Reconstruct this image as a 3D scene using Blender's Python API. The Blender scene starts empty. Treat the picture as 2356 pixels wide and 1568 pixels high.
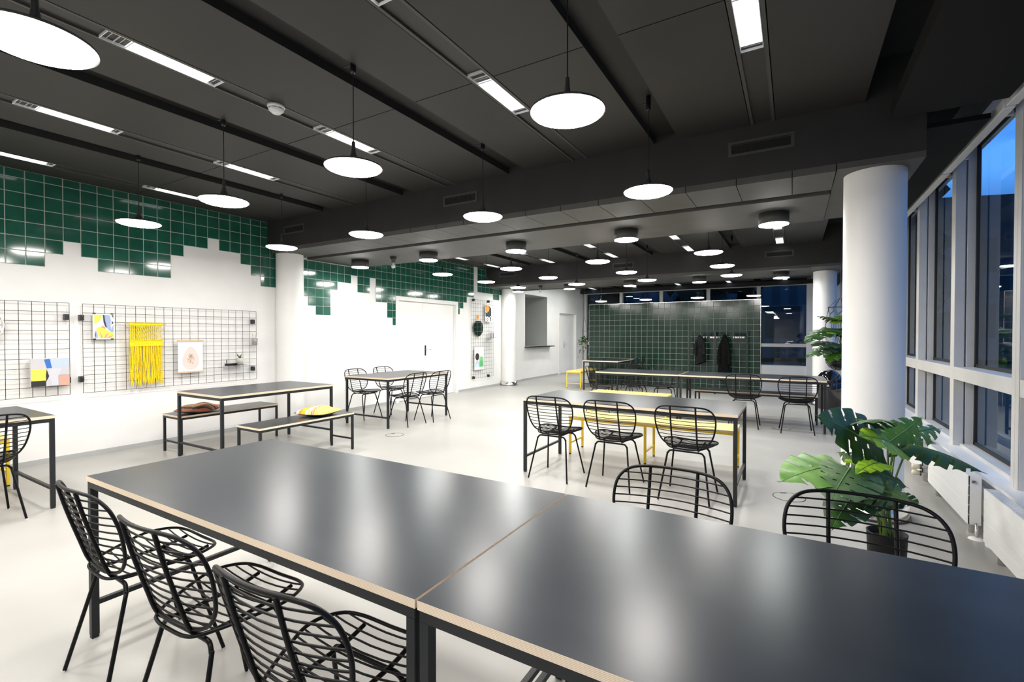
import bpy, math, random
from mathutils import Vector, Matrix
random.seed(7)
sc = bpy.context.scene
C = sc.collection

# ------------------------------------------------------------------ camera
cam = bpy.data.cameras.new('camera'); camo = bpy.data.objects.new('camera', cam); C.objects.link(camo)
YAW, PITCH, ROLL = 0.534584, -0.0136693, 0.000248
f0 = Vector((-math.sin(YAW), math.cos(YAW), 0)); r0 = Vector((math.cos(YAW), math.sin(YAW), 0)); u0 = Vector((0, 0, 1))
fw = f0*math.cos(PITCH) + u0*math.sin(PITCH); up = u0*math.cos(PITCH) - f0*math.sin(PITCH)
rt = r0*math.cos(ROLL) + up*math.sin(ROLL); up = up*math.cos(ROLL) - r0*math.sin(ROLL)
camo.matrix_world = Matrix(((rt.x, up.x, -fw.x, 0), (rt.y, up.y, -fw.y, 0), (rt.z, up.z, -fw.z, 1.40), (0, 0, 0, 1)))
cam.sensor_fit = 'HORIZONTAL'; cam.sensor_width = 36; cam.lens = 1091.9/2356*36; cam.clip_start = 0.05; cam.clip_end = 300
sc.camera = camo
# ------------------------------------------------------------------ colour management and light paths
sc.view_settings.view_transform = 'Standard'; sc.view_settings.look = 'None'
sc.view_settings.gamma = 1.0; sc.view_settings.use_curve_mapping = False
sc.view_settings.exposure = 1.3
cy = sc.cycles
cy.max_bounces = 8; cy.diffuse_bounces = 4; cy.glossy_bounces = 4; cy.transmission_bounces = 4; cy.transparent_max_bounces = 12
cy.sample_clamp_indirect = 6.0; cy.use_denoising = True; cy.caustics_reflective = False; cy.caustics_refractive = False
PEND_E, STRIP_E, DRUM_E = 35.5, 1.2, 38.0

def nodes_of(m):
    m.use_nodes = True; return m.node_tree.nodes, m.node_tree.links
# ------------------------------------------------------------------ world: dusk sky
w = bpy.data.worlds.new('dusk_sky'); sc.world = w; w.use_nodes = True
N, L = w.node_tree.nodes, w.node_tree.links
bg = N['Background']
tc = N.new('ShaderNodeTexCoord'); sx = N.new('ShaderNodeSeparateXYZ'); L.new(tc.outputs['Generated'], sx.inputs[0])
ramp = N.new('ShaderNodeValToRGB'); L.new(sx.outputs['Z'], ramp.inputs[0])
e = ramp.color_ramp.elements
e[0].position = 0.0; e[0].color = (.010, .030, .075, 1)
e[1].position = 0.9; e[1].color = (.05, .15, .48, 1)
a = e.new(.17); a.color = (.015, .085, .33, 1)
a = e.new(.24); a.color = (.10, .36, .95, 1)
a = e.new(.45); a.color = (.15, .45, 1.0, 1)
nz = N.new('ShaderNodeTexNoise'); nz.inputs['Scale'].default_value = 5; nz.inputs['Detail'].default_value = 6
mp = N.new('ShaderNodeMapping'); mp.inputs['Scale'].default_value = (1, 1, 4); L.new(tc.outputs['Generated'], mp.inputs[0]); L.new(mp.outputs[0], nz.inputs['Vector'])
cr = N.new('ShaderNodeValToRGB'); L.new(nz.outputs[0], cr.inputs[0]); cr.color_ramp.elements[0].position = .48; cr.color_ramp.elements[1].position = .68
mx = N.new('ShaderNodeMixRGB'); mx.inputs[2].default_value = (.035, .21, .70, 1); L.new(cr.outputs[0], mx.inputs[0]); L.new(ramp.outputs[0], mx.inputs[1])
gy = N.new('ShaderNodeMapRange'); gy.inputs[1].default_value = .0; gy.inputs[2].default_value = .9; gy.inputs[3].default_value = .5; gy.inputs[4].default_value = .66
L.new(sx.outputs['Y'], gy.inputs[0]); L.new(gy.outputs[0], bg.inputs['Strength'])      # brighter towards where the sun has set
L.new(mx.outputs[0], bg.inputs['Color'])

# ------------------------------------------------------------------ materials
def mat(name, col, rough=.5, metal=0., spec=.5, emit=None, es=0., coat=0.):
    m = bpy.data.materials.new(name); n, l = nodes_of(m); p = n['Principled BSDF']
    p.inputs['Base Color'].default_value = (*col, 1); p.inputs['Roughness'].default_value = rough
    p.inputs['Metallic'].default_value = metal; p.inputs['Specular IOR Level'].default_value = spec
    if coat: p.inputs['Coat Weight'].default_value = coat; p.inputs['Coat Roughness'].default_value = .05
    if emit: p.inputs['Emission Color'].default_value = (*emit, 1); p.inputs['Emission Strength'].default_value = es
    return m
def noisy(m, scale, c1, c2, lo=.35, hi=.65, stretch=(1, 1, 1), rough=None, coord='Object', bump=0.):
    n, l = m.node_tree.nodes, m.node_tree.links; p = n['Principled BSDF']
    t = n.new('ShaderNodeTexCoord'); mpn = n.new('ShaderNodeMapping'); mpn.inputs['Scale'].default_value = stretch
    z = n.new('ShaderNodeTexNoise'); z.inputs['Scale'].default_value = scale; z.inputs['Detail'].default_value = 3
    l.new(t.outputs[coord], mpn.inputs[0]); l.new(mpn.outputs[0], z.inputs['Vector'])
    r = n.new('ShaderNodeValToRGB'); r.color_ramp.elements[0].position = lo; r.color_ramp.elements[1].position = hi
    r.color_ramp.elements[0].color = (*c1, 1); r.color_ramp.elements[1].color = (*c2, 1)
    l.new(z.outputs[0], r.inputs[0]); l.new(r.outputs[0], p.inputs['Base Color'])
    if rough:
        mr = n.new('ShaderNodeMapRange'); mr.inputs[1].default_value = .1; mr.inputs[2].default_value = .9
        mr.inputs[3].default_value, mr.inputs[4].default_value = rough
        l.new(z.outputs[0], mr.inputs[0]); l.new(mr.outputs[0], p.inputs['Roughness'])
    if bump:
        b = n.new('ShaderNodeBump'); b.inputs['Strength'].default_value = bump; b.inputs['Distance'].default_value = .002
        l.new(z.outputs[0], b.inputs['Height']); l.new(b.outputs[0], p.inputs['Normal'])
    return m
def wavy(m, scale, c1, c2, direction='X', coord='Object', lo=.3, hi=.7, dist=0.):
    n, l = m.node_tree.nodes, m.node_tree.links; p = n['Principled BSDF']
    t = n.new('ShaderNodeTexCoord'); wv = n.new('ShaderNodeTexWave'); wv.bands_direction = direction
    wv.inputs['Scale'].default_value = scale; wv.inputs['Distortion'].default_value = dist
    l.new(t.outputs[coord], wv.inputs['Vector'])
    r = n.new('ShaderNodeValToRGB'); r.color_ramp.elements[0].position = lo; r.color_ramp.elements[1].position = hi
    r.color_ramp.elements[0].color = (*c1, 1); r.color_ramp.elements[1].color = (*c2, 1)
    l.new(wv.outputs['Fac'], r.inputs[0]); l.new(r.outputs[0], p.inputs['Base Color'])
    return m
M = {}
M['wall'] = noisy(mat('white_wall_paint', (.82, .815, .80), .55), 3, (.81, .805, .79), (.84, .835, .82))
M['white'] = noisy(mat('white_lacquer', (.83, .83, .82), .35), 4, (.82, .82, .81), (.85, .85, .84))
M['floor'] = noisy(mat('pale_screed', (.385, .38, .36), .32, spec=.4), .9, (.355, .35, .33), (.41, .405, .385), rough=(.30, .42))
M['ceil'] = wavy(mat('dark_perforated_metal', (.06, .058, .055), .55), 130, (.016, .015, .014), (.038, .0355, .033), 'Y')
M['ceil_grid'] = wavy(mat('dark_grille_mesh', (.05, .05, .05), .5), 70, (.012, .012, .012), (.055, .052, .050), 'X')
M['ceil_trim'] = mat('dark_trim_paint', (.065, .061, .058), .5)
M['ceil_mesh_shaded'] = wavy(mat('shade_darkened_mesh', (.02, .02, .02), .7, spec=.15), 120, (.003, .003, .003), (.014, .0135, .013), 'Y')  # dim light on the ceiling by the windows put into a darker colour
M['slotcap'] = mat('charcoal_slot_lining', (.010, .0098, .0095), .6)
M['slab'] = mat('black_void_paint', (.012, .012, .013), .8)
M['beam'] = noisy(mat('charcoal_paint', (.03, .029, .029), .6), 3, (.021, .0205, .0205), (.027, .026, .026))
M['soffit'] = noisy(mat('grey_soffit_paint', (.08, .078, .073), .6), 3, (.074, .072, .068), (.084, .082, .077))
M['black'] = mat('black_powder_coat', (.011, .011, .012), .38)
M['chair'] = mat('black_wire_lacquer', (.004, .004, .0045), .38, spec=.18)
M['frame'] = noisy(mat('dark_steel_tube', (.014, .016, .018), .45, spec=.4), 9, (.009, .011, .012), (.013, .015, .017))
M['top'] = noisy(mat('black_laminate', (.016, .020, .028), .3, spec=.32), 2.2, (.008, .012, .018), (.018, .023, .031), lo=.2, hi=.8, stretch=(1, 2.5, 1), rough=(.275, .282))
M['ply'] = wavy(mat('birch_ply_edge', (.80, .62, .42), .55), 90, (.52, .38, .24), (.86, .72, .55), 'Z', lo=.0, hi=.3, dist=.6)
M['yframe'] = mat('yellow_powder_coat', (.86, .60, .02), .4)
M['ytop'] = noisy(mat('yellow_laminate', (.90, .68, .16), .42), 5, (.88, .66, .14), (.92, .71, .19))
M['tile'] = noisy(mat('green_glazed_tile', (.012, .085, .058), .10, spec=.6), 5, (.011, .082, .055), (.017, .112, .077), bump=.03)
M['tile_dark'] = noisy(mat('bottle_green_glazed_tile', (.005, .027, .018), .12, spec=.4), 4, (.004, .022, .014), (.007, .034, .023), bump=.04)
M['grout'] = mat('pale_grout', (.42, .46, .42), .8)
M['grout2'] = mat('grey_green_grout', (.42, .47, .42), .8)
M['skirt'] = mat('grey_skirting', (.42, .43, .42), .5)
M['steel'] = mat('brushed_steel', (.72, .71, .69), .22, 1.)
M['chrome'] = mat('chrome', (.8, .8, .8), .12, 1.)
M['pend'] = mat('lit_white_diffuser', (.9, .9, .9), .5, emit=(1.0, .955, .90), es=PEND_E)
M['strip'] = mat('fluorescent_tube', (.9, .9, .9), .5, emit=(.93, .98, 1.0), es=STRIP_E)
M['drumlight'] = mat('lit_opal_glass', (.9, .9, .9), .4, emit=(.97, 1.0, .96), es=DRUM_E)
M['louvre'] = mat('white_louvre_enamel', (.86, .87, .88), .3)
M['shade'] = mat('dark_grey_shade', (.035, .034, .034), .45)
M['drum'] = mat('charcoal_drum', (.045, .048, .048), .5)
M['alu'] = noisy(mat('light_grey_aluminium_paint', (.60, .59, .57), .42), 6, (.585, .575, .555), (.62, .61, .59))
M['gasket'] = mat('black_gasket', (.008, .008, .009), .6)
M['rad'] = mat('white_radiator_enamel', (.80, .80, .79), .3)
M['niche'] = mat('grey_niche_paint', (.40, .41, .40), .6)
M['pot'] = mat('matt_black_plastic', (.007, .007, .007), .6, spec=.25)
M['soil'] = noisy(mat('dark_soil', (.02, .015, .01), .9), 40, (.012, .009, .006), (.03, .022, .015))
M['stem'] = mat('green_stem', (.10, .17, .03), .5)
M['ivory'] = mat('ivory_plastic', (.72, .66, .52), .45)
M['facade'] = wavy(mat('dark_facade', (.035, .042, .055), .7), .35, (.022, .028, .038), (.05, .058, .072), 'X')
M['treeleaf'] = noisy(mat('night_foliage', (.010, .016, .012), .9), 2, (.006, .010, .008), (.016, .024, .017))
M['asphalt'] = mat('dark_paving', (.04, .042, .045), .85)
M['yarn'] = noisy(mat('yellow_yarn', (.88, .66, .005), .85), 60, (.80, .57, .004), (.93, .73, .01))
M['wood'] = mat('pale_wood', (.62, .46, .30), .55)
M['mirror'] = mat('mirror_glass', (.75, .78, .77), .02, 1.)
M['concrete'] = noisy(mat('pale_concrete', (.48, .47, .45), .8), 30, (.42, .41, .39), (.54, .53, .51))
M['gloss'] = mat('gloss_black', (.006, .006, .008), .05, coat=1.)
M['cloth'] = noisy(mat('black_cloth', (.004, .004, .005), .9, spec=.1), 20, (.003, .003, .003), (.007, .007, .007))
M['cloth2'] = noisy(mat('charcoal_cloth', (.010, .010, .011), .85, spec=.15), 12, (.006, .006, .007), (.016, .015, .017))
M['bulb'] = mat('clear_bulb', (.7, .7, .7), .1, spec=.8)
M['clip'] = mat('orange_clip', (.75, .30, .03), .5)
def flat(name, rgb):
    if name not in M: M[name] = mat(name, rgb, .6)
    return M[name]
def leafmat(name, c1, c2, back):
    m = mat(name, c1, .42, spec=.3); noisy(m, 9, c1, c2)
    return m
M['leaf_dark'] = leafmat('dark_monstera_leaf', (.016, .055, .012), (.038, .095, .022), 0)
M['leaf_grey'] = leafmat('greyish_monstera_leaf', (.050, .105, .040), (.10, .165, .075), 0)
M['leaf_light'] = leafmat('light_monstera_leaf', (.10, .24, .045), (.19, .34, .09), 0)
M['leaf_bright'] = leafmat('bright_monstera_leaf', (.16, .33, .008), (.30, .48, .02), 0)
M['leaf_mid'] = leafmat('mid_green_monstera_leaf', (.055, .16, .012), (.10, .23, .02), 0)
# window glass: clear pane with a true mirror sheen
def glassmat(name, tint, f):
    m = bpy.data.materials.new(name); n, l = nodes_of(m); n.remove(n['Principled BSDF'])
    o = n['Material Output']; t = n.new('ShaderNodeBsdfTransparent'); t.inputs[0].default_value = (*tint, 1)
    g = n.new('ShaderNodeBsdfGlossy'); g.inputs['Roughness'].default_value = 0.0; g.inputs[0].default_value = (.95, 1, 1, 1)
    fr = n.new('ShaderNodeFresnel'); fr.inputs[0].default_value = f; x = n.new('ShaderNodeMixShader')
    ge = n.new('ShaderNodeNewGeometry'); iv = n.new('ShaderNodeMath'); iv.operation = 'SUBTRACT'; iv.inputs[0].default_value = 1.0; l.new(ge.outputs['Backfacing'], iv.inputs[1])
    mu = n.new('ShaderNodeMath'); mu.operation = 'MULTIPLY'; l.new(fr.outputs[0], mu.inputs[0]); l.new(iv.outputs[0], mu.inputs[1]); l.new(mu.outputs[0], x.inputs[0]); l.new(t.outputs[0], x.inputs[1]); l.new(g.outputs[0], x.inputs[2]); l.new(x.outputs[0], o.inputs[0])
    return m
M['glass'] = glassmat('window_glass', (.93, .97, .98), 1.5)
# striped textiles
def stripes(name, bands, axis=0, size=.45, dist=.04):
    m = mat(name, (.5, .4, .3), .9); n, l = m.node_tree.nodes, m.node_tree.links; p = n['Principled BSDF']
    t = n.new('ShaderNodeTexCoord'); s = n.new('ShaderNodeSeparateXYZ'); l.new(t.outputs['Object'], s.inputs[0])
    z = n.new('ShaderNodeTexNoise'); z.inputs['Scale'].default_value = 28; l.new(t.outputs['Object'], z.inputs['Vector'])
    a1 = n.new('ShaderNodeMath'); a1.operation = 'MULTIPLY_ADD'; a1.inputs[1].default_value = dist; l.new(z.outputs[0], a1.inputs[0]); l.new(s.outputs[axis], a1.inputs[2])
    mr = n.new('ShaderNodeMapRange'); mr.inputs[1].default_value = -size/2; mr.inputs[2].default_value = size/2; l.new(a1.outputs[0], mr.inputs[0])
    r = n.new('ShaderNodeValToRGB'); r.color_ramp.interpolation = 'CONSTANT'; el = r.color_ramp.elements
    el[0].position = 0; el[0].color = (*bands[0][1], 1); el[1].position = bands[1][0]; el[1].color = (*bands[1][1], 1)
    for pos, col in bands[2:]:
        q = el.new(pos); q.color = (*col, 1)
    l.new(mr.outputs[0], r.inputs[0]); l.new(r.outputs[0], p.inputs['Base Color'])
    return m
M['kilim_red'] = stripes('red_brown_kilim', [(0, (.36, .12, .06)), (.12, (.05, .035, .03)), (.2, (.20, .15, .08)), (.27, (.42, .16, .09)), (.38, (.45, .30, .18)), (.45, (.03, .03, .025)), (.55, (.45, .30, .18)), (.62, (.38, .13, .07)), (.72, (.52, .24, .15)), (.8, (.36, .14, .09)), (.88, (.50, .22, .13))], 1, .41)
M['kilim_yellow'] = stripes('yellow_kilim', [(0, (.16, .13, .13)), (.14, (.85, .78, .70)), (.22, (.72, .26, .02)), (.31, (.76, .40, .02)), (.44, (.85, .78, .66)), (.52, (.66, .54, .22)), (.64, (.42, .07, .05)), (.67, (.85, .75, .65)), (.69, (.42, .07, .05)), (.72, (.60, .46, .15))], 0, .385)
M['kilim_back'] = noisy(mat('grey_brown_cushion_back', (.13, .11, .085), .9), 30, (.09, .075, .06), (.17, .145, .115))

# ------------------------------------------------------------------ mesh builder
class MB:
    def __init__(s): s.v = []; s.f = []; s.m = []; s.sm = []
    def add(s, vs, fs, mi=0, smooth=False):
        o = len(s.v); s.v += [tuple(x) for x in vs]
        for q in fs: s.f.append(tuple(i+o for i in q)); s.m.append(mi); s.sm.append(smooth)
        return s
    def box(s, x0, x1, y0, y1, z0, z1, mi=0, mtop=None):
        vs = [(x0, y0, z0), (x1, y0, z0), (x1, y1, z0), (x0, y1, z0), (x0, y0, z1), (x1, y0, z1), (x1, y1, z1), (x0, y1, z1)]
        s.add(vs, [(0, 3, 2, 1), (0, 1, 5, 4), (1, 2, 6, 5), (2, 3, 7, 6), (3, 0, 4, 7)], mi)
        s.add(vs, [(4, 5, 6, 7)], mi if mtop is None else mtop)
        return s
    def tube(s, pts, r, seg=8, closed=False, mi=0):
        pts = [Vector(p) for p in pts]; n = len(pts); rs = r if isinstance(r, (list, tuple)) else [r]*n
        vs = []; fs = []; pn = None
        for i, p in enumerate(pts):
            if closed: t = pts[(i+1) % n] - pts[i-1]
            else: t = pts[min(i+1, n-1)] - pts[max(i-1, 0)]
            t.normalize()
            if pn is None:
                a = Vector((0, 0, 1)) if abs(t.z) < .9 else Vector((1, 0, 0)); nn = t.cross(a).normalized()
            else:
                nn = pn - t*pn.dot(t); nn.normalize()
            pn = nn; b = t.cross(nn)
            for k in range(seg):
                an = 2*math.pi*k/seg; vs.append(p + (nn*math.cos(an) + b*math.sin(an))*rs[i])
        m = n if closed else n-1
        for i in range(m):
            j = (i+1) % n
            for k in range(seg):
                k2 = (k+1) % seg; fs.append((i*seg+k, i*seg+k2, j*seg+k2, j*seg+k))
        s.add(vs, fs, mi, True)
        if not closed:
            s.add(vs[:seg], [tuple(range(seg))[::-1]], mi); s.add(vs[-seg:], [tuple(range(seg))], mi)
        return s
    def lathe(s, prof, seg=32, c=(0, 0, 0), mi=0, smooth=True):
        vs = []; fs = []; n = len(prof)
        for r, z in prof:
            for k in range(seg):
                an = 2*math.pi*k/seg; vs.append((c[0]+r*math.cos(an), c[1]+r*math.sin(an), c[2]+z))
        for i in range(n-1):
            for k in range(seg):
                k2 = (k+1) % seg; fs.append((i*seg+k, i*seg+k2, (i+1)*seg+k2, (i+1)*seg+k))
        s.add(vs, fs, mi, smooth); return s
    def disc(s, r, z, seg=32, c=(0, 0, 0), mi=0, down=False):
        vs = [(c[0]+r*math.cos(2*math.pi*k/seg), c[1]+r*math.sin(2*math.pi*k/seg), c[2]+z) for k in range(seg)]
        q = tuple(range(seg)); s.add(vs, [q[::-1] if down else q], mi); return s
    def cyl(s, r, z0, z1, seg=24, c=(0, 0, 0), mi=0):
        s.lathe([(r, z0), (r, z1)], seg, c, mi); s.disc(r, z1, seg, c, mi); s.disc(r, z0, seg, c, mi, True); return s
    def poly(s, pts, mi=0): s.add(pts, [tuple(range(len(pts)))], mi); return s
    def build(s, name, mats, parent=None, kind=None):
        me = bpy.data.meshes.new(name); me.from_pydata(s.v, [], s.f)
        for x in (mats if isinstance(mats, (list, tuple)) else [mats]): me.materials.append(M[x] if isinstance(x, str) else x)
        me.polygons.foreach_set('material_index', s.m); me.polygons.foreach_set('use_smooth', s.sm); me.update()
        o = bpy.data.objects.new(name, me); C.objects.link(o)
        if parent: o.parent = parent
        if kind: o['kind'] = kind
        return o
def bevel(o, w=.003, seg=2):
    b = o.modifiers.new('bevel', 'BEVEL'); b.width = w; b.segments = seg; b.limit_method = 'ANGLE'; return o
def tag(o, label, cat, group=None, kind=None):
    o['label'] = label; o['category'] = cat
    if group: o['group'] = group
    if kind: o['kind'] = kind
    return o
def thing(name, label, cat, loc=(0, 0, 0), rz=0, group=None):
    o = bpy.data.objects.new(name, None); o.empty_display_size = .1; C.objects.link(o); o.location = loc; o.rotation_euler = (0, 0, rz)
    return tag(o, label, cat, group)
def struct(name):
    o = bpy.data.objects.new(name, None); o.empty_display_size = .1; C.objects.link(o); o['kind'] = 'structure'; return o
def dup(root, loc, rz, label, group=None):
    r = root.copy(); C.objects.link(r); r.location = loc; r.rotation_euler = (0, 0, rz); r['label'] = label
    if group: r['group'] = group
    for ch in list(root.children):
        c = ch.copy(); C.objects.link(c); c.parent = r
        for g in list(ch.children):
            d = g.copy(); C.objects.link(d); d.parent = c
    return r
def spline(ctrl, n, closed=True):
    out = []; k = len(ctrl); cs = [Vector(c) for c in ctrl]
    segs = k if closed else k-1
    for i in range(segs):
        g = (lambda j: cs[j % k]) if closed else (lambda j: cs[max(0, min(k-1, j))])
        p0, p1, p2, p3 = g(i-1), g(i), g(i+1), g(i+2)
        for j in range(n):
            t = j/n
            out.append(.5*((2*p1) + (p2-p0)*t + (2*p0-5*p1+4*p2-p3)*t*t + (3*p1-p0-3*p2+p3)*t**3))
    if not closed: out.append(cs[-1])
    return out

XL, XW, Z1, ZS = -6.97, -7.05, 3.12, 2.645     # left wall planes, ceiling height, soffit height
YB, YF = -2.7, 17.36                          # room ends
GX = 1.44                                     # window plane on the right
# ================================================================== SETTING
o = MB().box(-7.6, 1.55, YB-.1, 17.6, -.12, 0).build('floor', 'floor', None, 'structure')
# --- left wall with door opening and serving niche
wl = struct('wall_left')
b = MB()
T = -7.35
b.box(T, XL, YB, 7.204, 0, 3.4).box(T, XL, 9.121, 11.6, 0, 3.4).box(T, XL, 7.204, 9.121, 2.105, 3.4)
b.box(T, -7.06, 7.204, 9.121, 0, 2.105)                         # wall behind the door leaves
b.box(T, XL, 11.6, 12.32, 0, 3.4)
b.box(T, XW, 12.32, 12.692, 0, 3.4).box(T, XW, 14.21, 15.16, 0, 3.4).box(T, XW, 12.692, 14.21, 0, 1.02).box(T, XW, 12.692, 14.21, 2.64, 3.4)
b.box(T, XW, 16.64, 17.5, 0, 3.4).box(T, XW, 15.16, 16.64, 2.15, 3.4).box(T, -7.16, 15.16, 16.64, 0, 2.15)
b.build('wall_surface', 'wall', wl)
b = MB(); b.box(-8.35, T, 12.5, 12.692, .8, 2.9).box(-8.35, T, 14.21, 14.4, .8, 2.9).box(-8.45, -8.3, 12.5, 14.4, .8, 2.9)
b.box(-8.35, T, 12.69, 14.22, .85, 1.02).box(-8.35, T, 12.69, 14.22, 2.64, 2.8)
b.box(T-.002, XW-.004, 14.206, 14.2105, 1.02, 2.64).box(T-.002, XW-.004, 12.69, 12.696, 1.02, 2.64)
b.box(T-.002, XW-.004, 12.692, 14.21, 2.634, 2.641)
b.build('niche_lining', 'niche', wl)
tag(bevel(MB().box(XW, -6.86, 12.66, 14.40, 1.0, 1.03).build('niche_shelf', 'black'), .003), 'thin black shelf board along the bottom of the grey wall niche', 'shelf')
# baseboards
bb = MB().box(XL, XL+.008, YB, 7.116, 0, .055).box(XL, XL+.008, 9.204, 11.6, 0, .055).box(XL, XL+.008, 11.6, 12.32, 0, .055).box(XW, XW+.008, 12.32, 15.05, 0, .055).box(XW, XL+.008, 12.32, 12.328, 0, .055)
bb.build('baseboard_left', 'skirt', None, 'structure')
# tiles on the left wall: stepped lower edge, tile pitch 15 cm
tb = MB(); gb = MB()
TP = .1503
def tile_cell(y0, y1, z0, z1, x=XL):
    g = .0019; t = .007; e_ = .004
    ya, yb, za, zb = y0+g, y1-g, z0+g, z1-g
    if yb-ya < .01 or zb-za < .01: return
    vs = [(x, ya, za), (x, yb, za), (x, yb, zb), (x, ya, zb), (x+t, ya+e_, za+e_), (x+t, yb-e_, za+e_), (x+t, yb-e_, zb-e_), (x+t, ya+e_, zb-e_)]
    tb.add(vs, [(4, 5, 6, 7), (0, 1, 5, 4), (1, 2, 6, 5), (2, 3, 7, 6), (3, 0, 4, 7)])
def tile_col(y0, y1, zbot, ztop, zref):
    gb.box(XL, XL+.0035, y0, y1, zbot, ztop)
    k = 0
    n0 = round((zbot-zref)/TP)
    z = zref + n0*TP
    while z < ztop-.01:
        tile_cell(y0, y1, max(z, zbot), min(z+TP, ztop)); z += TP
A0 = 1.5517; ZA = 2.131
steps = {0: 0, 1: 0, 2: 1, 3: 2, 4: 1, 5: 0, 6: 0, 7: 0, 8: 0, 9: 0, 10: 2, 11: 3, 12: 3, 13: 4, 14: 3, 15: 3, 16: 2, 17: 1, 18: 0, 19: 0, -1: 0, -2: 0, -3: 1, -4: 2, -5: 2, -6: 3, -7: 2, -8: 1, -9: 1, -10: 0, -11: 1, -12: 2}
pitchA = (4.42-1.5517)/19
for i, s_ in steps.items():
    y0 = A0 + i*pitchA; y1 = y0+pitchA
    if i == 19: y1 = 4.53
    tile_col(y0, y1, ZA + s_*TP, Z1, ZA)
ZB = 1.735
def colsB(y0, n, k): 
    for i in range(n): tile_col(y0+i*.15, y0+(i+1)*.15, ZB+k*.1495, (ZS if y0+(i+.5)*.15 < 6.2 else Z1), ZB+k*.1495)
tile_col(4.80, 4.937, ZB+4*.1495, ZS, ZB); tile_col(4.937, 5.087, ZB+2*.1495, ZS, ZB)
colsB(5.087, 1, 1); colsB(5.235, 2, 0); colsB(5.535, 1, 3); colsB(5.685, 2, 4); colsB(5.983, 1, 5); colsB(6.133, 2, 3); colsB(6.430, 1, 5)
colsB(6.580, 2, 2); colsB(6.880, 1, 0); tile_col(7.03, 7.116, ZB-.1495, Z1, ZB-.1495)
for i in range(14): tile_col(7.116+i*.1492, 7.116+(i+1)*.1492, 2.186, Z1, ZB)
tile_col(9.206, 9.275, 1.886, Z1, ZB); tile_col(9.275, 9.42, 2.035, Z1, ZB); tile_col(9.42, 9.563, 2.186, Z1, ZB)
for y0 in (9.563, 9.713): tile_col(y0, y0+.15, 2.335, Z1, ZB)
tile_col(9.863, 9.866, 2.335, Z1, ZB)
for i in range(4): tile_col(10.03+i*.1825, 10.03+(i+1)*.1825, 2.485, Z1, ZB)
tile_col(10.76, 10.915, 2.335, ZS, ZB); tile_col(10.915, 11.07, 2.335, ZS, ZB); tile_col(11.07, 11.27, 2.485, ZS, ZB)
gb.build('tile_grout', 'grout', wl); tb.build('tile_cladding', 'tile', wl)
# other walls
MB().box(-7.6, 1.6, YB-.2, YB, 0, 3.45).build('wall_back', 'wall', None, 'structure')
wr = struct('wall_right')
b = MB().box(1.27, 1.52, YB, 17.5, 0, .352).box(1.27, 1.52, YB, 17.5, 3.14, 3.45)
b.build('parapet', 'wall', wr)
bevel(MB().box(1.19, 1.43, YB, 17.2, .35, .38).build('window_sill', 'white', wr), .004)
wf = struct('wall_far')
MB().box(-7.05, .66, 17.27, 17.55, 0, .40).build('parapet', 'wall', wf)
MB().box(.355, 1.52, 17.2, 17.55, 0, 3.45).build('pier', 'wall', wf)
MB().box(-7.05, .70, 17.05, 17.3, 2.965, 3.09).build('blind_box', 'slab', wf)
MB().box(-7.05, .66, 17.3, 17.55, 2.975, 3.45).build('lintel', 'beam', wf)
# --- columns
def column(name, x, y, ring=True):
    s_ = struct(name); s_.location = (x, y, 0)
    MB().lathe([(.2, 0), (.2, 2.70)], 64).build('shaft', 'wall', s_)
    if ring:
        MB().lathe([(.248, 0), (.248, .012), (.235, .014), (.235, .012)], 64).build('base_seal', 'black', s_)
        MB().lathe([(.2, .10), (.234, .10), (.234, .0)], 64).build('base_ring', 'steel', s_)
column('column_right', .54, 4.65); column('column_left', -6.81, 4.65); column('column_far_left', -6.81, 11.32); column('column_far_right', .54, 11.32)
# --- ceiling: slab, perforated panels, slots, light channels, beams
ce = struct('ceiling')
MB().box(-7.6, 1.6, YB-.2, 17.6, 3.42, 3.6).build('slab', 'slab', ce)
SL = [(-5.66, -5.445), (-4.165, -3.95), (-2.635, -2.42), (-1.09, -.88)]
CH = [(-6.555, -6.43), (-5.022, -4.893), (-3.472, -3.347), (-1.88, -1.757), (-.29, -.16)]
bays = [(YB, 4.38), (6.2, 10.43), (11.9, 17.05)]
joints = [[.47, 2.68], [8.05], [14.2, 16.2]]
panel = MB(); trim = MB(); mesh = MB(); cheeks = MB(); caps = MB()
for (ya, yb), js in zip(bays, joints):
    xs = [XL] + [v for pr in sorted(SL+CH) for v in pr] + [.445]
    ys = [ya] + js + [yb]
    for i in range(0, len(xs)-1, 2):
        x0, x1 = xs[i], xs[i+1]
        l_ch = any(abs(x0-c[1]) < 1e-6 for c in CH); r_ch = any(abs(x1-c[0]) < 1e-6 for c in CH)
        xa = x0 + (.028 if l_ch else 0); xb = x1 - (.028 if r_ch else 0)
        if l_ch: trim.box(x0, xa-.006, ya, yb, Z1-.002, Z1+.03)
        if r_ch: trim.box(xb+.006, x1, ya, yb, Z1-.002, Z1+.03)
        for j in range(len(ys)-1):
            panel.box(xa, xb, ys[j]+.004, ys[j+1]-.004, Z1, Z1+.03)
        if not l_ch and i > 0: cheeks.box(xa-.0005, xa+.001, ya, yb, Z1+.001, 3.182)
        if not r_ch: cheeks.box(xb-.001, xb+.0005, ya, yb, Z1+.001, 3.182 if i < len(xs)-2 else 3.42)
    for c0, c1 in SL: caps.box(c0-.02, c1+.02, ya, yb, 3.182, 3.20)
    for c0, c1 in CH: mesh.box(c0, c1, ya, yb, Z1+.012, Z1+.03)
panel.build('perforated_panel', 'ceil', ce); trim.build('channel_trim', 'ceil_trim', ce); mesh.build('channel_mesh', 'ceil_grid', ce); cheeks.build('slot_cheek', 'slab', ce); caps.build('slot_cap', 'slotcap', ce)
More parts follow.
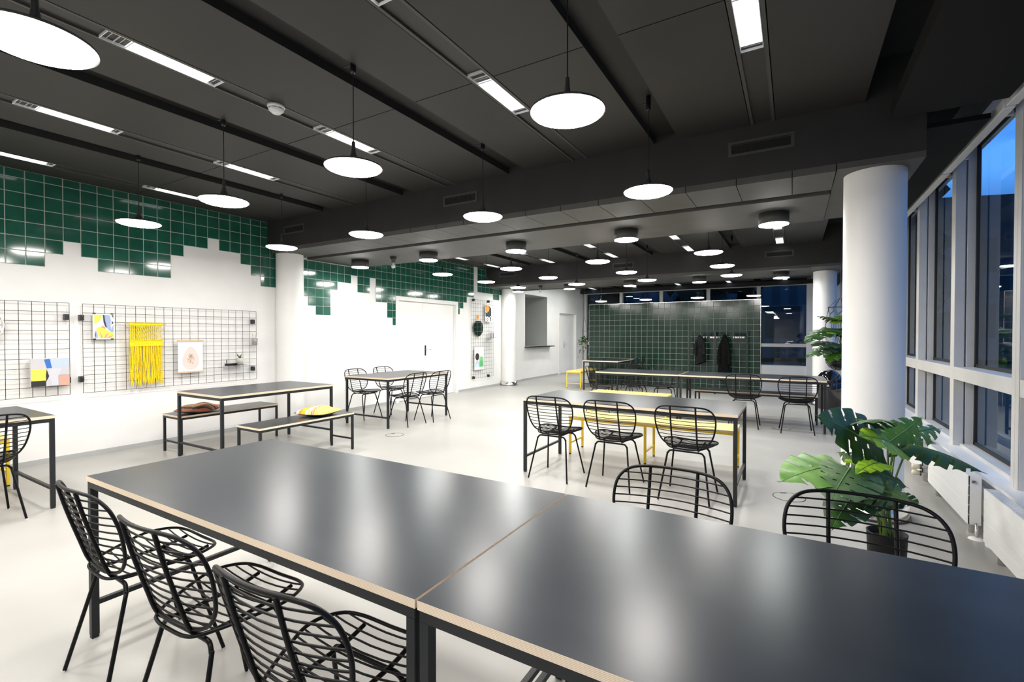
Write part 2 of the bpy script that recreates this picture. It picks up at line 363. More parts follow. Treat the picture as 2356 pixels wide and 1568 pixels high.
b = MB(); b.box(.555, 1.13, YB, 4.07, 2.85, 2.885).box(.555, .575, YB, 4.07, 2.885, 2.95)
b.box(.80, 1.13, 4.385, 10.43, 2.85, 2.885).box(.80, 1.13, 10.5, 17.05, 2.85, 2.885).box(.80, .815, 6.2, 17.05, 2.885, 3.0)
b.build('window_strip_panel', 'ceil_mesh_shaded', ce)
def beam(name, y0, y1, gap, front):
    s_ = struct(name)
    MB().box(-7.1, .80, y0, y1, 2.70, 3.43).build('beam_body', 'beam', s_)
    p = MB(); x = .275
    edges = [x] + [-.015-.403*k for k in range(0, 18)]
    fy0, fy1 = front
    for k in range(len(edges)-1):
        p.box(max(edges[k+1], -6.97)+.003, edges[k]-.003, fy0+.006, fy1, ZS, 2.702)
    p.box(-6.97, .275, gap[1] if front[0] == y0 else y0+.006, y1-.002 if front[0] == y0 else gap[0], ZS, 2.702)
    p.box(.28, .80, y0+.004, y1-.002, 2.655, 2.702)
    p.build('soffit_panel', 'soffit', s_)
    for xc in (-.24, -3.285, -6.31):
        v = MB()
        v.box(xc-.24, xc+.24, y0-.006, y0+.001, 2.885, 2.905).box(xc-.24, xc+.24, y0-.006, y0+.001, 2.985, 3.005).box(xc-.24, xc-.215, y0-.006, y0+.001, 2.905, 2.985).box(xc+.215, xc+.24, y0-.006, y0+.001, 2.905, 2.985)
        v.box(xc-.215, xc+.215, y0-.003, y0+.0005, 2.975, 2.979)
        g_ = v.build('vent_grille', 'ceil_trim', s_)
        fins = MB().box(xc-.215, xc+.215, y0-.0015, y0-.0005, 2.905, 2.985)
        for k in range(24): fins.box(xc-.21+k*.0178, xc-.207+k*.0178, y0-.005, y0-.001, 2.905, 2.985)
        fins.build('vent_fins', 'slab', g_)
    return s_
beam('trim_1', 4.38, 6.2, (4.93, 5.08), (4.38, 4.93))
beam('trim_2', 10.43, 11.9, (11.66, 11.8), (11.8, 11.898))
# --- doors
d = struct('door_1')
b = MB().box(XL-.002, XL+.012, 7.116, 7.204, 0, 2.186).box(XL-.002, XL+.012, 9.121, 9.204, 0, 2.186).box(XL-.002, XL+.012, 7.204, 9.121, 2.105, 2.186)
b.build('door_casing', 'white', d)
for y0, y1 in ((7.21, 8.021), (8.025, 9.115)):
    bevel(MB().box(-7.07, -7.045, y0, y1, .008, 2.10).build('door_leaf', 'white', d), .003)
def handle(parent, x, y, z, s_=1, plate='black'):
    h = MB().box(x, x+.008, y-.02, y+.02, z-.14, z+.09).build('handle_plate', plate, parent)
    MB().tube([(x+.005, y, z), (x+.05, y, z), (x+.055, y+.012*s_, z), (x+.055, y+.13*s_, z)], .009).build('lever', 'chrome', h)
    MB().tube([(x+.004, y, z-.085), (x+.014, y, z-.085)], .011, 12).build('lock_cylinder', 'chrome', h)
handle(d, -7.045, 8.106, 1.07)
d = struct('door_2')
b = MB().box(XW-.002, XW+.01, 15.09, 15.16, 0, 2.21).box(XW-.002, XW+.01, 16.64, 16.71, 0, 2.21).box(XW-.002, XW+.01, 15.16, 16.64, 2.15, 2.21)
b.build('door_casing', 'white', d)
bevel(MB().box(-7.16, -7.13, 15.165, 16.635, .008, 2.145).build('door_leaf', 'white', d), .003)
handle(d, -7.13, 15.72, 1.06, 1, 'steel')
# --- windows on the right (bays of about 1.47 m) and at the far end
MY = [-1.46, .01, 1.48, 2.95, 4.42, 5.913, 7.373, 8.85, 10.32, 11.79, 13.26, 14.73, 16.2]
for i in range(len(MY)):
    y0 = MY[i]; y1 = MY[i+1] if i+1 < len(MY) else 17.2
    s_ = struct('window_%d' % (i+1))
    f = MB()
    ha = .058; dbl = (i % 4 == 0)
    f.box(1.28, 1.352, y0-ha, y0+ha, .38, 3.14).box(1.364, 1.425, y0-ha, y0+ha, .38, 3.14).box(1.352, 1.364, y0-ha+.03, y0+ha-.03, .38, 3.14)
    if dbl: f.box(1.274, 1.28, y0-ha, y0-.004, .38, 3.14).box(1.274, 1.28, y0+.004, y0+ha, .38, 3.14)
    f.box(1.28, 1.425, y0+ha, y1-ha, .99, 1.105).box(1.38, 1.425, y0+ha, y1-ha, 3.11, 3.14).box(1.33, 1.425, y0+ha, y1-ha, .38, .40)
    bevel(f.build('window_frame', 'alu', s_), .002, 1)
    k = MB(); 
    for za, zb in ((.40, .99), (1.105, 3.12)):
        k.box(1.42, 1.445, y0+ha, y0+ha+.03, za, zb).box(1.42, 1.445, y1-ha-.03, y1-ha, za, zb).box(1.42, 1.445, y0+ha, y1-ha, za, za+.028).box(1.42, 1.445, y0+ha, y1-ha, zb-.028, zb)
    k.build('glazing_bead', 'gasket', s_)
    MB().box(1.430, 1.438, y0+ha+.02, y1-ha-.02, .42, .97).build('pane', 'glass', s_)
    MB().box(1.430, 1.438, y0+ha+.02, y1-ha-.02, 1.125, 3.10).build('pane', 'glass', s_)
    if i in (5, 9):
        yh = y0+.19
        h = MB().box(1.345, 1.385, yh-.07, yh+.07, 1.105, 1.125).tube([(1.365, yh, 1.12), (1.365, yh, 1.165), (1.355, yh+.02, 1.175), (1.34, yh+.13, 1.175)], .010).build('window_handle', 'chrome', s_)
FX = [-6.95, -5.52, -4.06, -2.49, -.966, .355]
for i in range(5):
    x0, x1 = FX[i], FX[i+1]
    s_ = struct('window_%d' % (i+14))
    f = MB(); h0 = .055 if i != 0 else .05; h1 = .055 if i != 4 else .0
    f.box(x0-h0, x0-.008, 17.29, 17.42, .40, 2.98).box(x0+.008, x0+h0, 17.29, 17.42, .40, 2.98).box(x0-.008, x0+.008, 17.30, 17.42, .40, 2.98)
    f.box(x0+h0, x1-h1, 17.29, 17.42, 1.01, 1.115).box(x0+h0, x1-h1, 17.29, 17.42, 2.95, 2.98).box(x0+h0, x1-h1, 17.30, 17.42, .40, .425)
    f.build('window_frame', 'alu', s_)
    MB().box(x0+h0, x1-h1, 17.425, 17.433, .425, 1.01).build('pane', 'glass', s_)
    MB().box(x0+h0, x1-h1, 17.425, 17.433, 1.115, 2.95).build('pane', 'glass', s_)
    if i == 4:
        MB().box(-.22, -.08, 17.26, 17.30, 1.105, 1.13).tube([(-.16, 17.27, 1.12), (-.16, 17.25, 1.17), (-.14, 17.25, 1.185), (.0, 17.25, 1.19)], .012).build('window_handle', 'white', s_)

# ================================================================== LAMPS
NAT = ['first', 'second', 'third', 'fourth', 'fifth']
def make_pendant():
    t = thing('pendant_lamp', 'x', 'pendant lamp')
    prof = [(.180, -.004), (.182, .002), (.178, .007), (.14, .014), (.09, .022), (.05, .034), (.028, .055), (.017, .085), (.012, .12), (.010, .16), (.006, .165)]
    MB().lathe(prof, 48).lathe([(.180, -.004), (.172, -.002)], 48).build('lamp_shade', 'shade', t)
    MB().lathe([(.174, -.002), (.169, -.010), (.15, -.018), (.11, -.024), (.055, -.0275), (.001, -.028)], 48).build('diffuser', 'pend', t)
    MB().tube([(0, 0, .16), (0, 0, .66)], .0032, 6).build('cord', 'black', t)
    MB().lathe([(.0, .60), (.016, .60), (.018, .61), (.018, .706), (.0, .706)], 16).build('canopy', 'black', t)
    MB().tube([(.012, 0, .655), (-.085, 0, .662)], .004, 6).build('hanger_hook', 'black', t)
    return t
pend0 = None
rows = [('row over the camera', -.87, [-.945, -2.44, -3.95, -5.44]), ('nearest row', .62, [-.945, -2.40, -3.95, -5.42]), ('second row', 2.12, [-.945, -2.44, -3.95, -5.44]), ('third row', 3.60, [-.945, -2.44, -3.95, -5.43]),
        ('first row behind the near beam', 6.66, [-.96, -2.48, -3.96, -5.38]), ('second row behind the near beam', 8.06, [-.96, -2.48, -3.98, -5.38]),
        ('last row before the far beam', 9.41, [-.965, -2.48, -3.97, -5.41]), ('farthest row behind the tiled partition', 14.65, [-.94, -2.40, -3.90, -5.33])]
for rn, y, xs in rows:
    for k, x in enumerate(xs):
        lab = 'lit disc pendant, %s from the windows, in the %s' % (NAT[k], rn)
        if pend0 is None: pend0 = make_pendant(); pend0.location = (x, y, 2.475); pend0['label'] = lab; pend0['group'] = 'disc pendant lamps'
        else: dup(pend0, (x, y, 2.475), 0, lab, 'disc pendant lamps')
def make_strip():
    t = thing('ceiling_light', 'x', 'ceiling light'); Ls, W2 = .64, .0625
    rf = MB().box(-W2+.003, W2-.003, .003, Ls-.003, .032, .036)
    for k_, y_ in enumerate((.034, .096, Ls-.03)):
        rf.add([(-W2+.004, y_-.028, .030), (W2-.004, y_-.028, .030), (W2-.004, y_, .012), (-W2+.004, y_, .012)], [(0, 1, 2, 3)]); rf.add([(-W2+.004, y_+.026, .030), (W2-.004, y_+.026, .030), (W2-.004, y_, .012), (-W2+.004, y_, .012)], [(0, 3, 2, 1)])
    rf.build('reflector', 'louvre', t)
    f = MB().box(-W2, -W2+.004, 0, Ls, -.002, .05).box(W2-.004, W2, 0, Ls, -.002, .05).box(-W2, W2, 0, .004, -.002, .05).box(-W2, W2, Ls-.004, Ls, -.002, .05)
    f.build('housing', 'louvre', t)
    MB().box(-W2+.003, W2-.003, .125, Ls-.05, .010, .014).build('lamp_tube', 'strip', t)
    l_ = MB()
    for k in range(1, 10): l_.box(-W2+.004, W2-.004, k*Ls/10-.0008, k*Ls/10+.0008, .001, .0098)
    l_.build('louvre', 'louvre', t)
    return t
strip0 = None
CN = ['beside the left wall', 'in the second channel from the left wall', 'in the middle channel', 'in the second channel from the windows', 'in the channel nearest the windows']
SY = [(-.26, 'nearest'), (1.165, 'second'), (2.59, 'third'), (6.9, 'fourth'), (8.3, 'fifth'), (9.69, 'sixth'), (13.6, 'seventh'), (15.1, 'eighth'), (16.6, 'last')]
for ci, (c0, c1) in enumerate(CH):
    for y, nm in SY:
        lab = 'recessed louvred strip light %s, the %s along it' % (CN[ci], nm)
        loc = ((c0+c1)/2, y, Z1-.001)
        if strip0 is None: strip0 = make_strip(); strip0.location = loc; strip0['label'] = lab; strip0['group'] = 'recessed strip lights'
        else: dup(strip0, loc, 0, lab, 'recessed strip lights')
def make_drum():
    t = thing('drum_light', 'x', 'ceiling light')
    MB().lathe([(.0, .0), (.14, .0), (.14, -.115), (.128, -.115), (.128, -.10)], 48).build('drum_body', 'drum', t)
    MB().lathe([(.136, -.114), (.136, -.122), (.130, -.124), (.0, -.128)], 48).build('diffuser', 'drumlight', t)
    MB().lathe([(.118, -.1285), (.116, -.131), (.112, -.1285)], 48).build('trim_ring', 'white', t)
    return t
drum0 = None
for bn, y, xs in (('near', 5.58, [-.18, -1.72, -3.24, -4.78, -6.27]), ('far', 10.87, [-.21, -1.745, -3.26, -4.78, -6.25])):
    for k, x in enumerate(xs):
        lab = 'black drum downlight, %s from the windows under the %s beam' % (NAT[k], bn)
        if drum0 is None: drum0 = make_drum(); drum0.location = (x, y, ZS); drum0['label'] = lab; drum0['group'] = 'drum downlights'
        else: dup(drum0, (x, y, ZS), 0, lab, 'drum downlights')
for nm_, y_ in (('just behind the far beam', 12.9), ('in front of the serving niche', 14.0), ('near the rear white door', 15.1)): dup(drum0, (-5.95, y_, Z1-.001), 0, 'added unseen black drum downlight on the rear ceiling %s' % nm_, 'drum downlights')  # unseen lamps added behind the far beam to brighten the end wall
def bare_bulb(x, y, lab):
    t = thing('bulb_holder', lab, 'lamp', (x, y, ZS))
    MB().lathe([(.0, 0), (.055, 0), (.030, -.095), (.0, -.095)], 24).build('holder_cone', 'drum', t)
    MB().lathe([(.012, -.095), (.014, -.11), (.030, -.135), (.033, -.155), (.026, -.175), (.0, -.186)], 24).build('bulb', 'bulb', t)
bare_bulb(-5.53, 5.60, 'black cone lamp holder with unlit bulb under the near beam'); bare_bulb(-5.555, 10.80, 'black cone lamp holder with unlit bulb under the far beam')
t = thing('smoke_detector', 'white round smoke detector on the dark ceiling beside a light channel', 'smoke detector', (-3.36, 2.19, Z1))
MB().lathe([(.0, 0), (.062, 0), (.062, -.014), (.058, -.020), (.0, -.020)], 32).build('base', 'white', t)
MB().lathe([(.054, -.02), (.054, -.036), (.030, -.058), (.0, -.062)], 32).build('cap', 'white', t)
v = MB()
for k in range(8):
    an = k*math.pi/4; v.box(-.001, .001, -.001, .001, 0, 0) if False else None
    q = Vector((math.cos(an), math.sin(an), 0)); s2 = Vector((-math.sin(an), math.cos(an), 0))
    p = q*.0548
    v.add([p-s2*.014+Vector((0, 0, -.030)), p+s2*.014+Vector((0, 0, -.030)), p+s2*.014+Vector((0, 0, -.026)), p-s2*.014+Vector((0, 0, -.026))], [(0, 1, 2, 3)])
v.build('vent_slot', 'gasket', t)
# blind cassettes along the window head
for i, y0 in enumerate(MY[:-1]):
    t = thing('blind_cassette', 'white roller blind cassette along the ceiling edge above window, %s from the camera' % (['first', 'second', 'third', 'fourth', 'fifth', 'sixth', 'seventh', 'eighth', 'ninth', 'tenth', 'eleventh', 'twelfth'][i]), 'blind', (0, 0, 0), 0, 'blind cassettes over the side windows')
    L1 = MY[i+1]
    bevel(MB().box(1.165, 1.225, y0-.12, L1-.16, 2.865, 2.93).build('cassette', 'rad', t), .006)
    MB().box(1.235, 1.285, y0+.12, y0+.15, 2.90, 2.93).box(1.235, 1.285, L1-.42, L1-.39, 2.90, 2.93).build('bracket', 'alu', t)

# ================================================================== FURNITURE
def table(label, x0, x1, y0, y1, ends='x', group='plywood edged tables', thick=.023, h=.75, name='table', topm='top', frm='frame', leg=.03, cat='table', mid=False, strz=.17):
    cx, cy_ = (x0+x1)/2, (y0+y1)/2; t = thing(name, label, cat, (cx, cy_, 0), 0, group)
    a, c = (x1-x0)/2, (y1-y0)/2
    top = MB().box(-a, a, -c, c, h-thick, h, 1, 0).build('tabletop' if name == 'table' else 'seat_board', [topm, 'ply'], t)
    fh = h-thick-.0005; e_ = .003; r_ = leg
    f = MB()
    f.box(-a+e_, a-e_, -c+e_, -c+e_+r_, fh-r_, fh).box(-a+e_, a-e_, c-e_-r_, c-e_, fh-r_, fh).box(-a+e_, -a+e_+r_, -c+e_+r_, c-e_-r_, fh-r_, fh).box(a-e_-r_, a-e_, -c+e_+r_, c-e_-r_, fh-r_, fh)
    if mid: f.box(-r_/2, r_/2, -c+e_+r_, c-e_-r_, fh-r_, fh)
    bevel(f.build('frame', frm, t), .002, 1)
    px = [-a+e_, a-e_-r_] + ([-r_/2] if mid else [])
    for xx in px:
        for yy in (-c+e_, c-e_-r_):
            lg = MB().box(xx, xx+r_, yy, yy+r_, .012, fh-r_+.001).build('leg', frm, t); bevel(lg, .002, 1)
            MB().box(xx+.002, xx+r_-.002, yy+.002, yy+r_-.002, 0, .0125).build('foot_cap', 'gasket', lg)
    q = r_*.72
    if ends == 'x':
        for xx in px: MB().box(xx+.004, xx+.004+q, -c+e_+r_-.001, c-e_-r_+.001, strz-q, strz).build('stretcher', frm, t)
    else:
        for yy in (-c+e_, c-e_-r_): MB().box(-a+e_+r_-.001, a-e_-r_+.001, yy+.004, yy+.004+q, strz-q, strz).build('stretcher', frm, t)
    return t
def bench(label, x0, x1, y0, y1, ends, yellow=False, mid=False):
    return table(label, x0, x1, y0, y1, ends, 'yellow benches' if yellow else 'black benches', .02, .45, 'bench', 'ytop' if yellow else 'top', 'yframe' if yellow else 'frame', .025, 'bench', mid, .14)
table('large black table filling the foreground, left of the joint, three chairs along its near side', -2.792, -.794, .873, 1.772, 'x')
table('black table in the right foreground with bluish sheen, butted against the joint', -.786, 1.0, .873, 1.772, 'x')
table('black table in the right middle with a long yellow bench tucked under it', -2.366, -.378, 4.214, 5.09, 'x')
table('short black table by the mesh wall panel, between two benches with cushions', -6.09, -5.16, 2.722, 4.135, 'y')
table('short black table with four wire chairs in front of the white double door', -6.07, -5.145, 5.092, 6.50, 'y')
table('black table cut off by the left edge of the picture, under the clock panel', -6.06, -5.11, .0, 1.41, 'y')
table('far black table, left one of the pair, wire chairs behind it', -3.0, -1.588, 7.955, 8.83, 'x')
table('far black table, right one of the pair, ending beside the round column', -1.576, .412, 7.955, 8.83, 'x')
table('rearmost black table standing at the left end of the green tiled partition', -4.56, -3.65, 11.22, 12.60, 'y')
bench('black bench against the mesh panel wall carrying the red brown cushion', -6.515, -6.09, 2.757, 3.97, 'y')
bench('black bench on the open side of the short table carrying the yellow cushion', -5.015, -4.605, 2.80, 3.995, 'y')
bench('long yellow bench with six legs under the right middle table', -2.262, -.475, 5.12, 5.53, 'x', True, True)
bench('yellow bench in the gap between the right middle table and the far tables', -2.91, -1.66, 7.46, 7.83, 'x', True)
bench('yellow bench at the back near the white door and the tiled partition', -5.10, -4.69, 11.40, 12.55, 'y', True)
bench('yellow bench at the left edge of the picture against the white wall', -6.62, -6.21, .19, 1.40, 'y', True)
bench('long black bench behind the far right table, facing the tiled partition', -1.46, .34, 8.66, 9.07, 'x')

def make_chair():
    t = thing('wire_chair', 'x', 'chair'); Y0 = -.215
    # backrest surface
    def yb(x, z): return Y0 + .055 - .10*(z-.465)/.345 + .05*(x/.24)**2
    half = [(0, .466), (.09, .467), (.165, .488), (.212, .545), (.236, .63), (.241, .70), (.228, .758), (.188, .797), (.12, .811), (0, .813)]
    ring = half + [(-x, z) for x, z in half[-2:0:-1]]
    ol = [Vector((p.x, yb(p.x, p.y), p.y)) for p in spline([(x, z, 0) for x, z in ring], 5)]
    bk = MB().tube(ol, .0068, 8, True)
    def hw(z):
        best = 0
        for i in range(len(ol)):
            a_, b_ = ol[i], ol[(i+1) % len(ol)]
            if (a_.z-z)*(b_.z-z) <= 0 and abs(a_.z-b_.z) > 1e-6:
                x = a_.x + (b_.x-a_.x)*(z-a_.z)/(b_.z-a_.z); best = max(best, x)
        return best
    for k in range(10):
        z = .500 + k*.0312; h_ = hw(z)
        bk.tube([(h_*s_, yb(h_*s_, z), z) for s_ in (-1, -.8, -.55, -.28, 0, .28, .55, .8, 1)], .0032, 6)
    bk.build('backrest', 'chair', t)
    # two long tubes: back post turning into seat rail
    for sx_ in (-1, 1):
        x = .10*sx_
        p = spline([(x, yb(x, .812)-.004, .812), (x, yb(x, .7)-.009, .70), (x, yb(x, .56)-.009, .56), (x, yb(x, .48)-.006, .478), (x, Y0+.082, .441), (x, Y0+.13, .4285), (x, Y0+.24, .427), (x, Y0+.34, .4285), (x, Y0+.417, .442)], 4, False)
        MB().tube(p, .0072, 8).build('back_post', 'chair', t)
    # seat
    def zs(x, y): return .4435 + .026*(x/.22)**2 + .006*max(0, (y-.3)/.1)
    sh = [(0, .048), (.085, .050), (.128, .072), (.168, .14), (.203, .225), (.222, .29), (.213, .35), (.178, .405), (.125, .43), (.065, .438), (0, .439)]
    sr = sh + [(-x, y) for x, y in sh[-2:0:-1]]
    so = [Vector((p.x, Y0+p.y, zs(p.x, p.y))) for p in spline([(x, y, 0) for x, y in sr], 4)]
    st = MB().tube(so, .006, 8, True)
    def sw(y):
        best = 0
        for i in range(len(so)):
            a_, b_ = so[i], so[(i+1) % len(so)]
            if (a_.y-y)*(b_.y-y) <= 0 and abs(a_.y-b_.y) > 1e-6:
                best = max(best, a_.x + (b_.x-a_.x)*(y-a_.y)/(b_.y-a_.y))
        return best
    for k in range(11):
        yy = .078 + k*.0332; h_ = sw(Y0+yy)
        st.tube([(h_*s_, Y0+yy, zs(h_*s_, yy)) for s_ in (-1, -.7, -.35, 0, .35, .7, 1)], .0032, 6)
    st.build('seat', 'chair', t)
    for (yt, yf) in ((.10, 0.0), (.325, .43)):
        dy = (yf-yt)
        MB().tube([(-.10, Y0+yt, .4165), (.10, Y0+yt, .4165)], .0078, 8).build('cross_bar', 'chair', t)
        for sx_ in (-1, 1):
            p = spline([(.095*sx_, Y0+yt, .4165), (.128*sx_, Y0+yt+dy*.01, .413), (.148*sx_, Y0+yt+dy*.06, .388), (.153*sx_, Y0+yt+dy*.12, .36), (.205*sx_, Y0+yf, .0)], 4, False)
            lg = MB().tube(p, .0080, 8).build('leg', 'chair', t)
            MB().cyl(.0086, 0, .008, 10, (.205*sx_, Y0+yf, 0)).build('foot_glide', 'bulb', lg)
    return t
chair0 = make_chair(); used = [False]
def chair(x, y, deg, label, group):
    rz = math.radians(deg)
    if not used[0]:
        used[0] = True; chair0.location = (x, y, 0); chair0.rotation_euler = (0, 0, rz); chair0['label'] = label; chair0['group'] = group; return chair0
    return dup(chair0, (x, y, 0), rz, label, group)
g1, g2, g3, g4, g5 = 'chairs at the foreground tables', 'chairs at the right middle table', 'chairs at the double door table', 'chairs at the far tables', 'chairs at the rear table'
chair(-2.385, .942, -1.5, 'black wire chair farthest left on the near side of the foreground table', g1)
chair(-1.735, .915, 2, 'black wire chair in the middle of three on the near foreground side', g1)
chair(-1.105, .892, 2, 'black wire chair closest to the camera, right of three in the foreground', g1)
chair(-.445, 1.885, 180, 'black wire chair whose back rises behind the foreground tables near their joint', g1)
chair(.218, 1.885, 180, 'black wire chair whose back rises in front of the potted monstera', g1)
chair(-2.005, 4.258, 0, 'black wire chair, left of three at the right middle table', g2)
chair(-1.412, 4.272, -1, 'black wire chair, middle of three at the right middle table', g2)
chair(-.767, 4.280, -1, 'black wire chair, right of three at the right middle table', g2)
chair(-6.17, 5.56, -88, 'black wire chair on the wall side of the door table, nearer the camera', g3)
chair(-6.17, 6.18, -90, 'black wire chair on the wall side of the door table, nearer the door', g3)
chair(-5.155, 5.50, 90, 'black wire chair on the open side of the door table, nearer the camera', g3)
chair(-5.09, 6.03, 87, 'black wire chair on the open side of the door table, farther right', g3)
chair(-5.20, 1.0, 90, 'black wire chair cut off by the left edge of the picture', 'chair at the left table')
chair(-.63, 7.99, 0, 'black wire chair at the far right table, left of the two facing away', g4)
chair(.05, 7.90, 4, 'black wire chair at the far right table next to the round column', g4)
chair(-2.57, 8.98, 180, 'black wire chair behind the far left table, left of two facing us', g4)
chair(-2.035, 8.95, 180, 'black wire chair behind the far left table, right of two facing us', g4)
chair(-3.03, 8.30, -84, 'black wire chair side-on at the left end of the far left table', g4)
chair(-3.56, 11.62, 90, 'black wire chair at the rear table, nearer of two against the partition', g5)
chair(-3.56, 12.25, 90, 'black wire chair at the rear table, closer to the green tiles', g5)

# cushions
def cushion(label, loc, rz, m, w_=.45, tilt=(0, 0), hgt=.085):
    t = thing('cushion', label, 'cushion', loc, rz, 'kilim cushions on the benches'); n = 24
    def surf(sign, mm, nm):
        b_ = MB(); vs = []; fs = []
        for i in range(n+1):
            for j in range(n+1):
                u_, v_ = -1+2*i/n, -1+2*j/n
                pin = 1-.07*(1-v_*v_)*u_*u_; pin2 = 1-.07*(1-u_*u_)*v_*v_
                hh = ((1-u_**2)*(1-v_**2))**.45
                vs.append((u_*w_/2*pin, v_*w_/2*pin2, hgt*.72*(1 if sign > 0 else -.385)*hh + hgt*.28 + (.010*math.sin(5*u_+2*v_)*hh if sign > 0 else 0) + .012*abs(u_*v_)**3))
        for i in range(n):
            for j in range(n):
                q = (i*(n+1)+j, (i+1)*(n+1)+j, (i+1)*(n+1)+j+1, i*(n+1)+j+1); fs.append(q if sign > 0 else q[::-1])
        b_.add(vs, fs, 0, True); return b_.build(nm, mm, t)
    surf(1, m, 'cover'); surf(-1, 'kilim_back', 'backing')
    return t
cushion('red brown striped kilim cushion on the bench by the mesh panel', (-6.285, 3.055, .451), math.radians(43), 'kilim_red', .41, hgt=.105)
cushion('yellow striped kilim cushion on the bench facing the room', (-4.83, 3.655, .451), math.radians(16), 'kilim_yellow', .385, hgt=.105)

# ================================================================== MESH WALL PANELS AND WHAT HANGS ON THEM
GXP = -6.91
def gridpanel(label, y0, y1, z0, z1, ny, nz, clips):
    t = thing('wire_mesh_panel', label, 'wall panel', (GXP, y0, z0), 0, 'wire mesh wall panels'); W_, H_ = y1-y0, z1-z0
    b_ = MB(); r_ = .0027
    for k in range(ny+1):
        y = k*W_/ny; b_.tube([(0, y, 0), (0, y, H_)], r_, 6)
    for k in range(nz+1):
        z = k*H_/nz; b_.tube([(-.005, 0, z), (-.005, W_, z)], r_, 6)
    b_.build('wire_grid', 'black', t)
    for (cy_, cz) in clips:
        c_ = bevel(MB().box(XL-GXP, .007, cy_-y0-.017, cy_-y0+.017, cz-z0-.032, cz-z0+.032).build('wall_bracket', 'black', t), .002)
        MB().cyl(.004, 0, .002, 8, (0, 0, 0)).build('screw', 'chrome', c_)
        s_ = c_.children[0]; s_.rotation_euler = (0, math.pi/2, 0); s_.location = (.007, cy_-y0, cz-z0+.02)
    return t
gridpanel('wire mesh panel cut off at the left edge, with the clock and abstract canvas', .02, 2.03, .735, 1.747, 20, 10, [(2.012, 1.592), (2.02, .895), (.04, 1.592), (.04, .895)])
gridpanel('long wire mesh panel holding the yellow macrame hanging', 2.145, 4.160, .737, 1.745, 20, 10, [(2.140, 1.589), (2.135, .893), (4.122, 1.589), (4.122, .893)])
gridpanel('tall wire mesh panel beside the double door, with the round mirror', 9.67, 10.683, .293, 2.285, 10, 20, [(9.81, 2.27), (10.49, 2.27), (9.81, .31), (10.49, .31)])

def art(t, name, x, polys, layer=.0005):
    b_ = MB(); mats = []
    for k, (pts, mn) in enumerate(polys):
        if mn not in mats: mats.append(mn)
        b_.poly([(x + layer*k, y, z) for y, z in pts], mats.index(mn))
    return b_.build(name, mats, t)
def ell(cy_, cz, ry, rz_, n=28, a0=0, a1=2*math.pi):
    return [(cy_+ry*math.cos(a0+(a1-a0)*k/n), cz+rz_*math.sin(a0+(a1-a0)*k/n)) for k in range(n+(0 if abs(a1-a0-2*math.pi) < 1e-6 else 1))]
for nm, c_ in (('art_white', (.76, .76, .76)), ('art_pale_grey', (.56, .55, .59)), ('art_lilac', (.60, .60, .67)), ('art_blue', (.03, .16, .52)), ('art_pale_blue', (.50, .58, .68)), ('art_yellow', (.92, .74, .10)), ('art_black', (.018, .018, .02)), ('art_salmon', (.70, .36, .28)), ('art_orange', (.85, .33, .05)),
               ('art_coral', (.82, .25, .15)), ('art_steel_blue', (.34, .42, .66)), ('art_navy', (.03, .035, .06)), ('art_pink', (.78, .62, .58)), ('art_gold', (.32, .20, .04)), ('art_green', (.13, .46, .19)), ('art_green2', (.22, .58, .27)), ('art_ice', (.62, .74, .80)), ('art_brown', (.035, .022, .014)), ('art_slate', (.025, .04, .045)), ('paper', (.76, .76, .78))):
    flat(nm, c_)
XA = GXP+.005
# abstract canvas
t = thing('canvas_picture', 'square patchwork abstract canvas in yellow, blue, black and salmon', 'picture', (0, 0, 0))
bevel(MB().box(XA, XA+.035, 1.706, 2.017, .845, 1.144).build('canvas', 'art_white', t), .003)
art(t, 'painted_face', XA+.0355, [([(1.708, .847), (2.015, .847), (2.015, 1.142), (1.708, 1.142)], 'art_lilac'), ([(1.708, 1.033), (1.83, 1.033), (1.808, 1.142), (1.708, 1.142)], 'art_pale_grey'),
    ([(1.855, 1.142), (2.015, 1.142), (2.015, 1.044), (1.958, 1.044), (1.871, 1.038)], 'art_pale_blue'), ([(1.808, 1.132), (1.855, 1.138), (1.871, 1.038), (1.83, 1.036)], 'art_blue'),
    ([(1.707, 1.031), (1.828, 1.031), (1.822, .908), (1.707, .908)], 'art_yellow'), ([(1.707, .907), (1.822, .907), (1.824, .847), (1.707, .847)], 'art_black'), ([(1.828, 1.029), (1.848, .952), (1.824, .893), (1.821, .96)], 'art_black'),
    ([(1.924, .957), (2.015, .957), (2.015, .847), (1.926, .847)], 'art_salmon'), ([(1.958, 1.044), (2.015, 1.044), (2.015, .960), (1.924, .960), (1.945, .985)], 'art_pale_grey'), ([(1.84, .848), (1.875, .848), (1.85, .93)], 'art_pale_grey')])
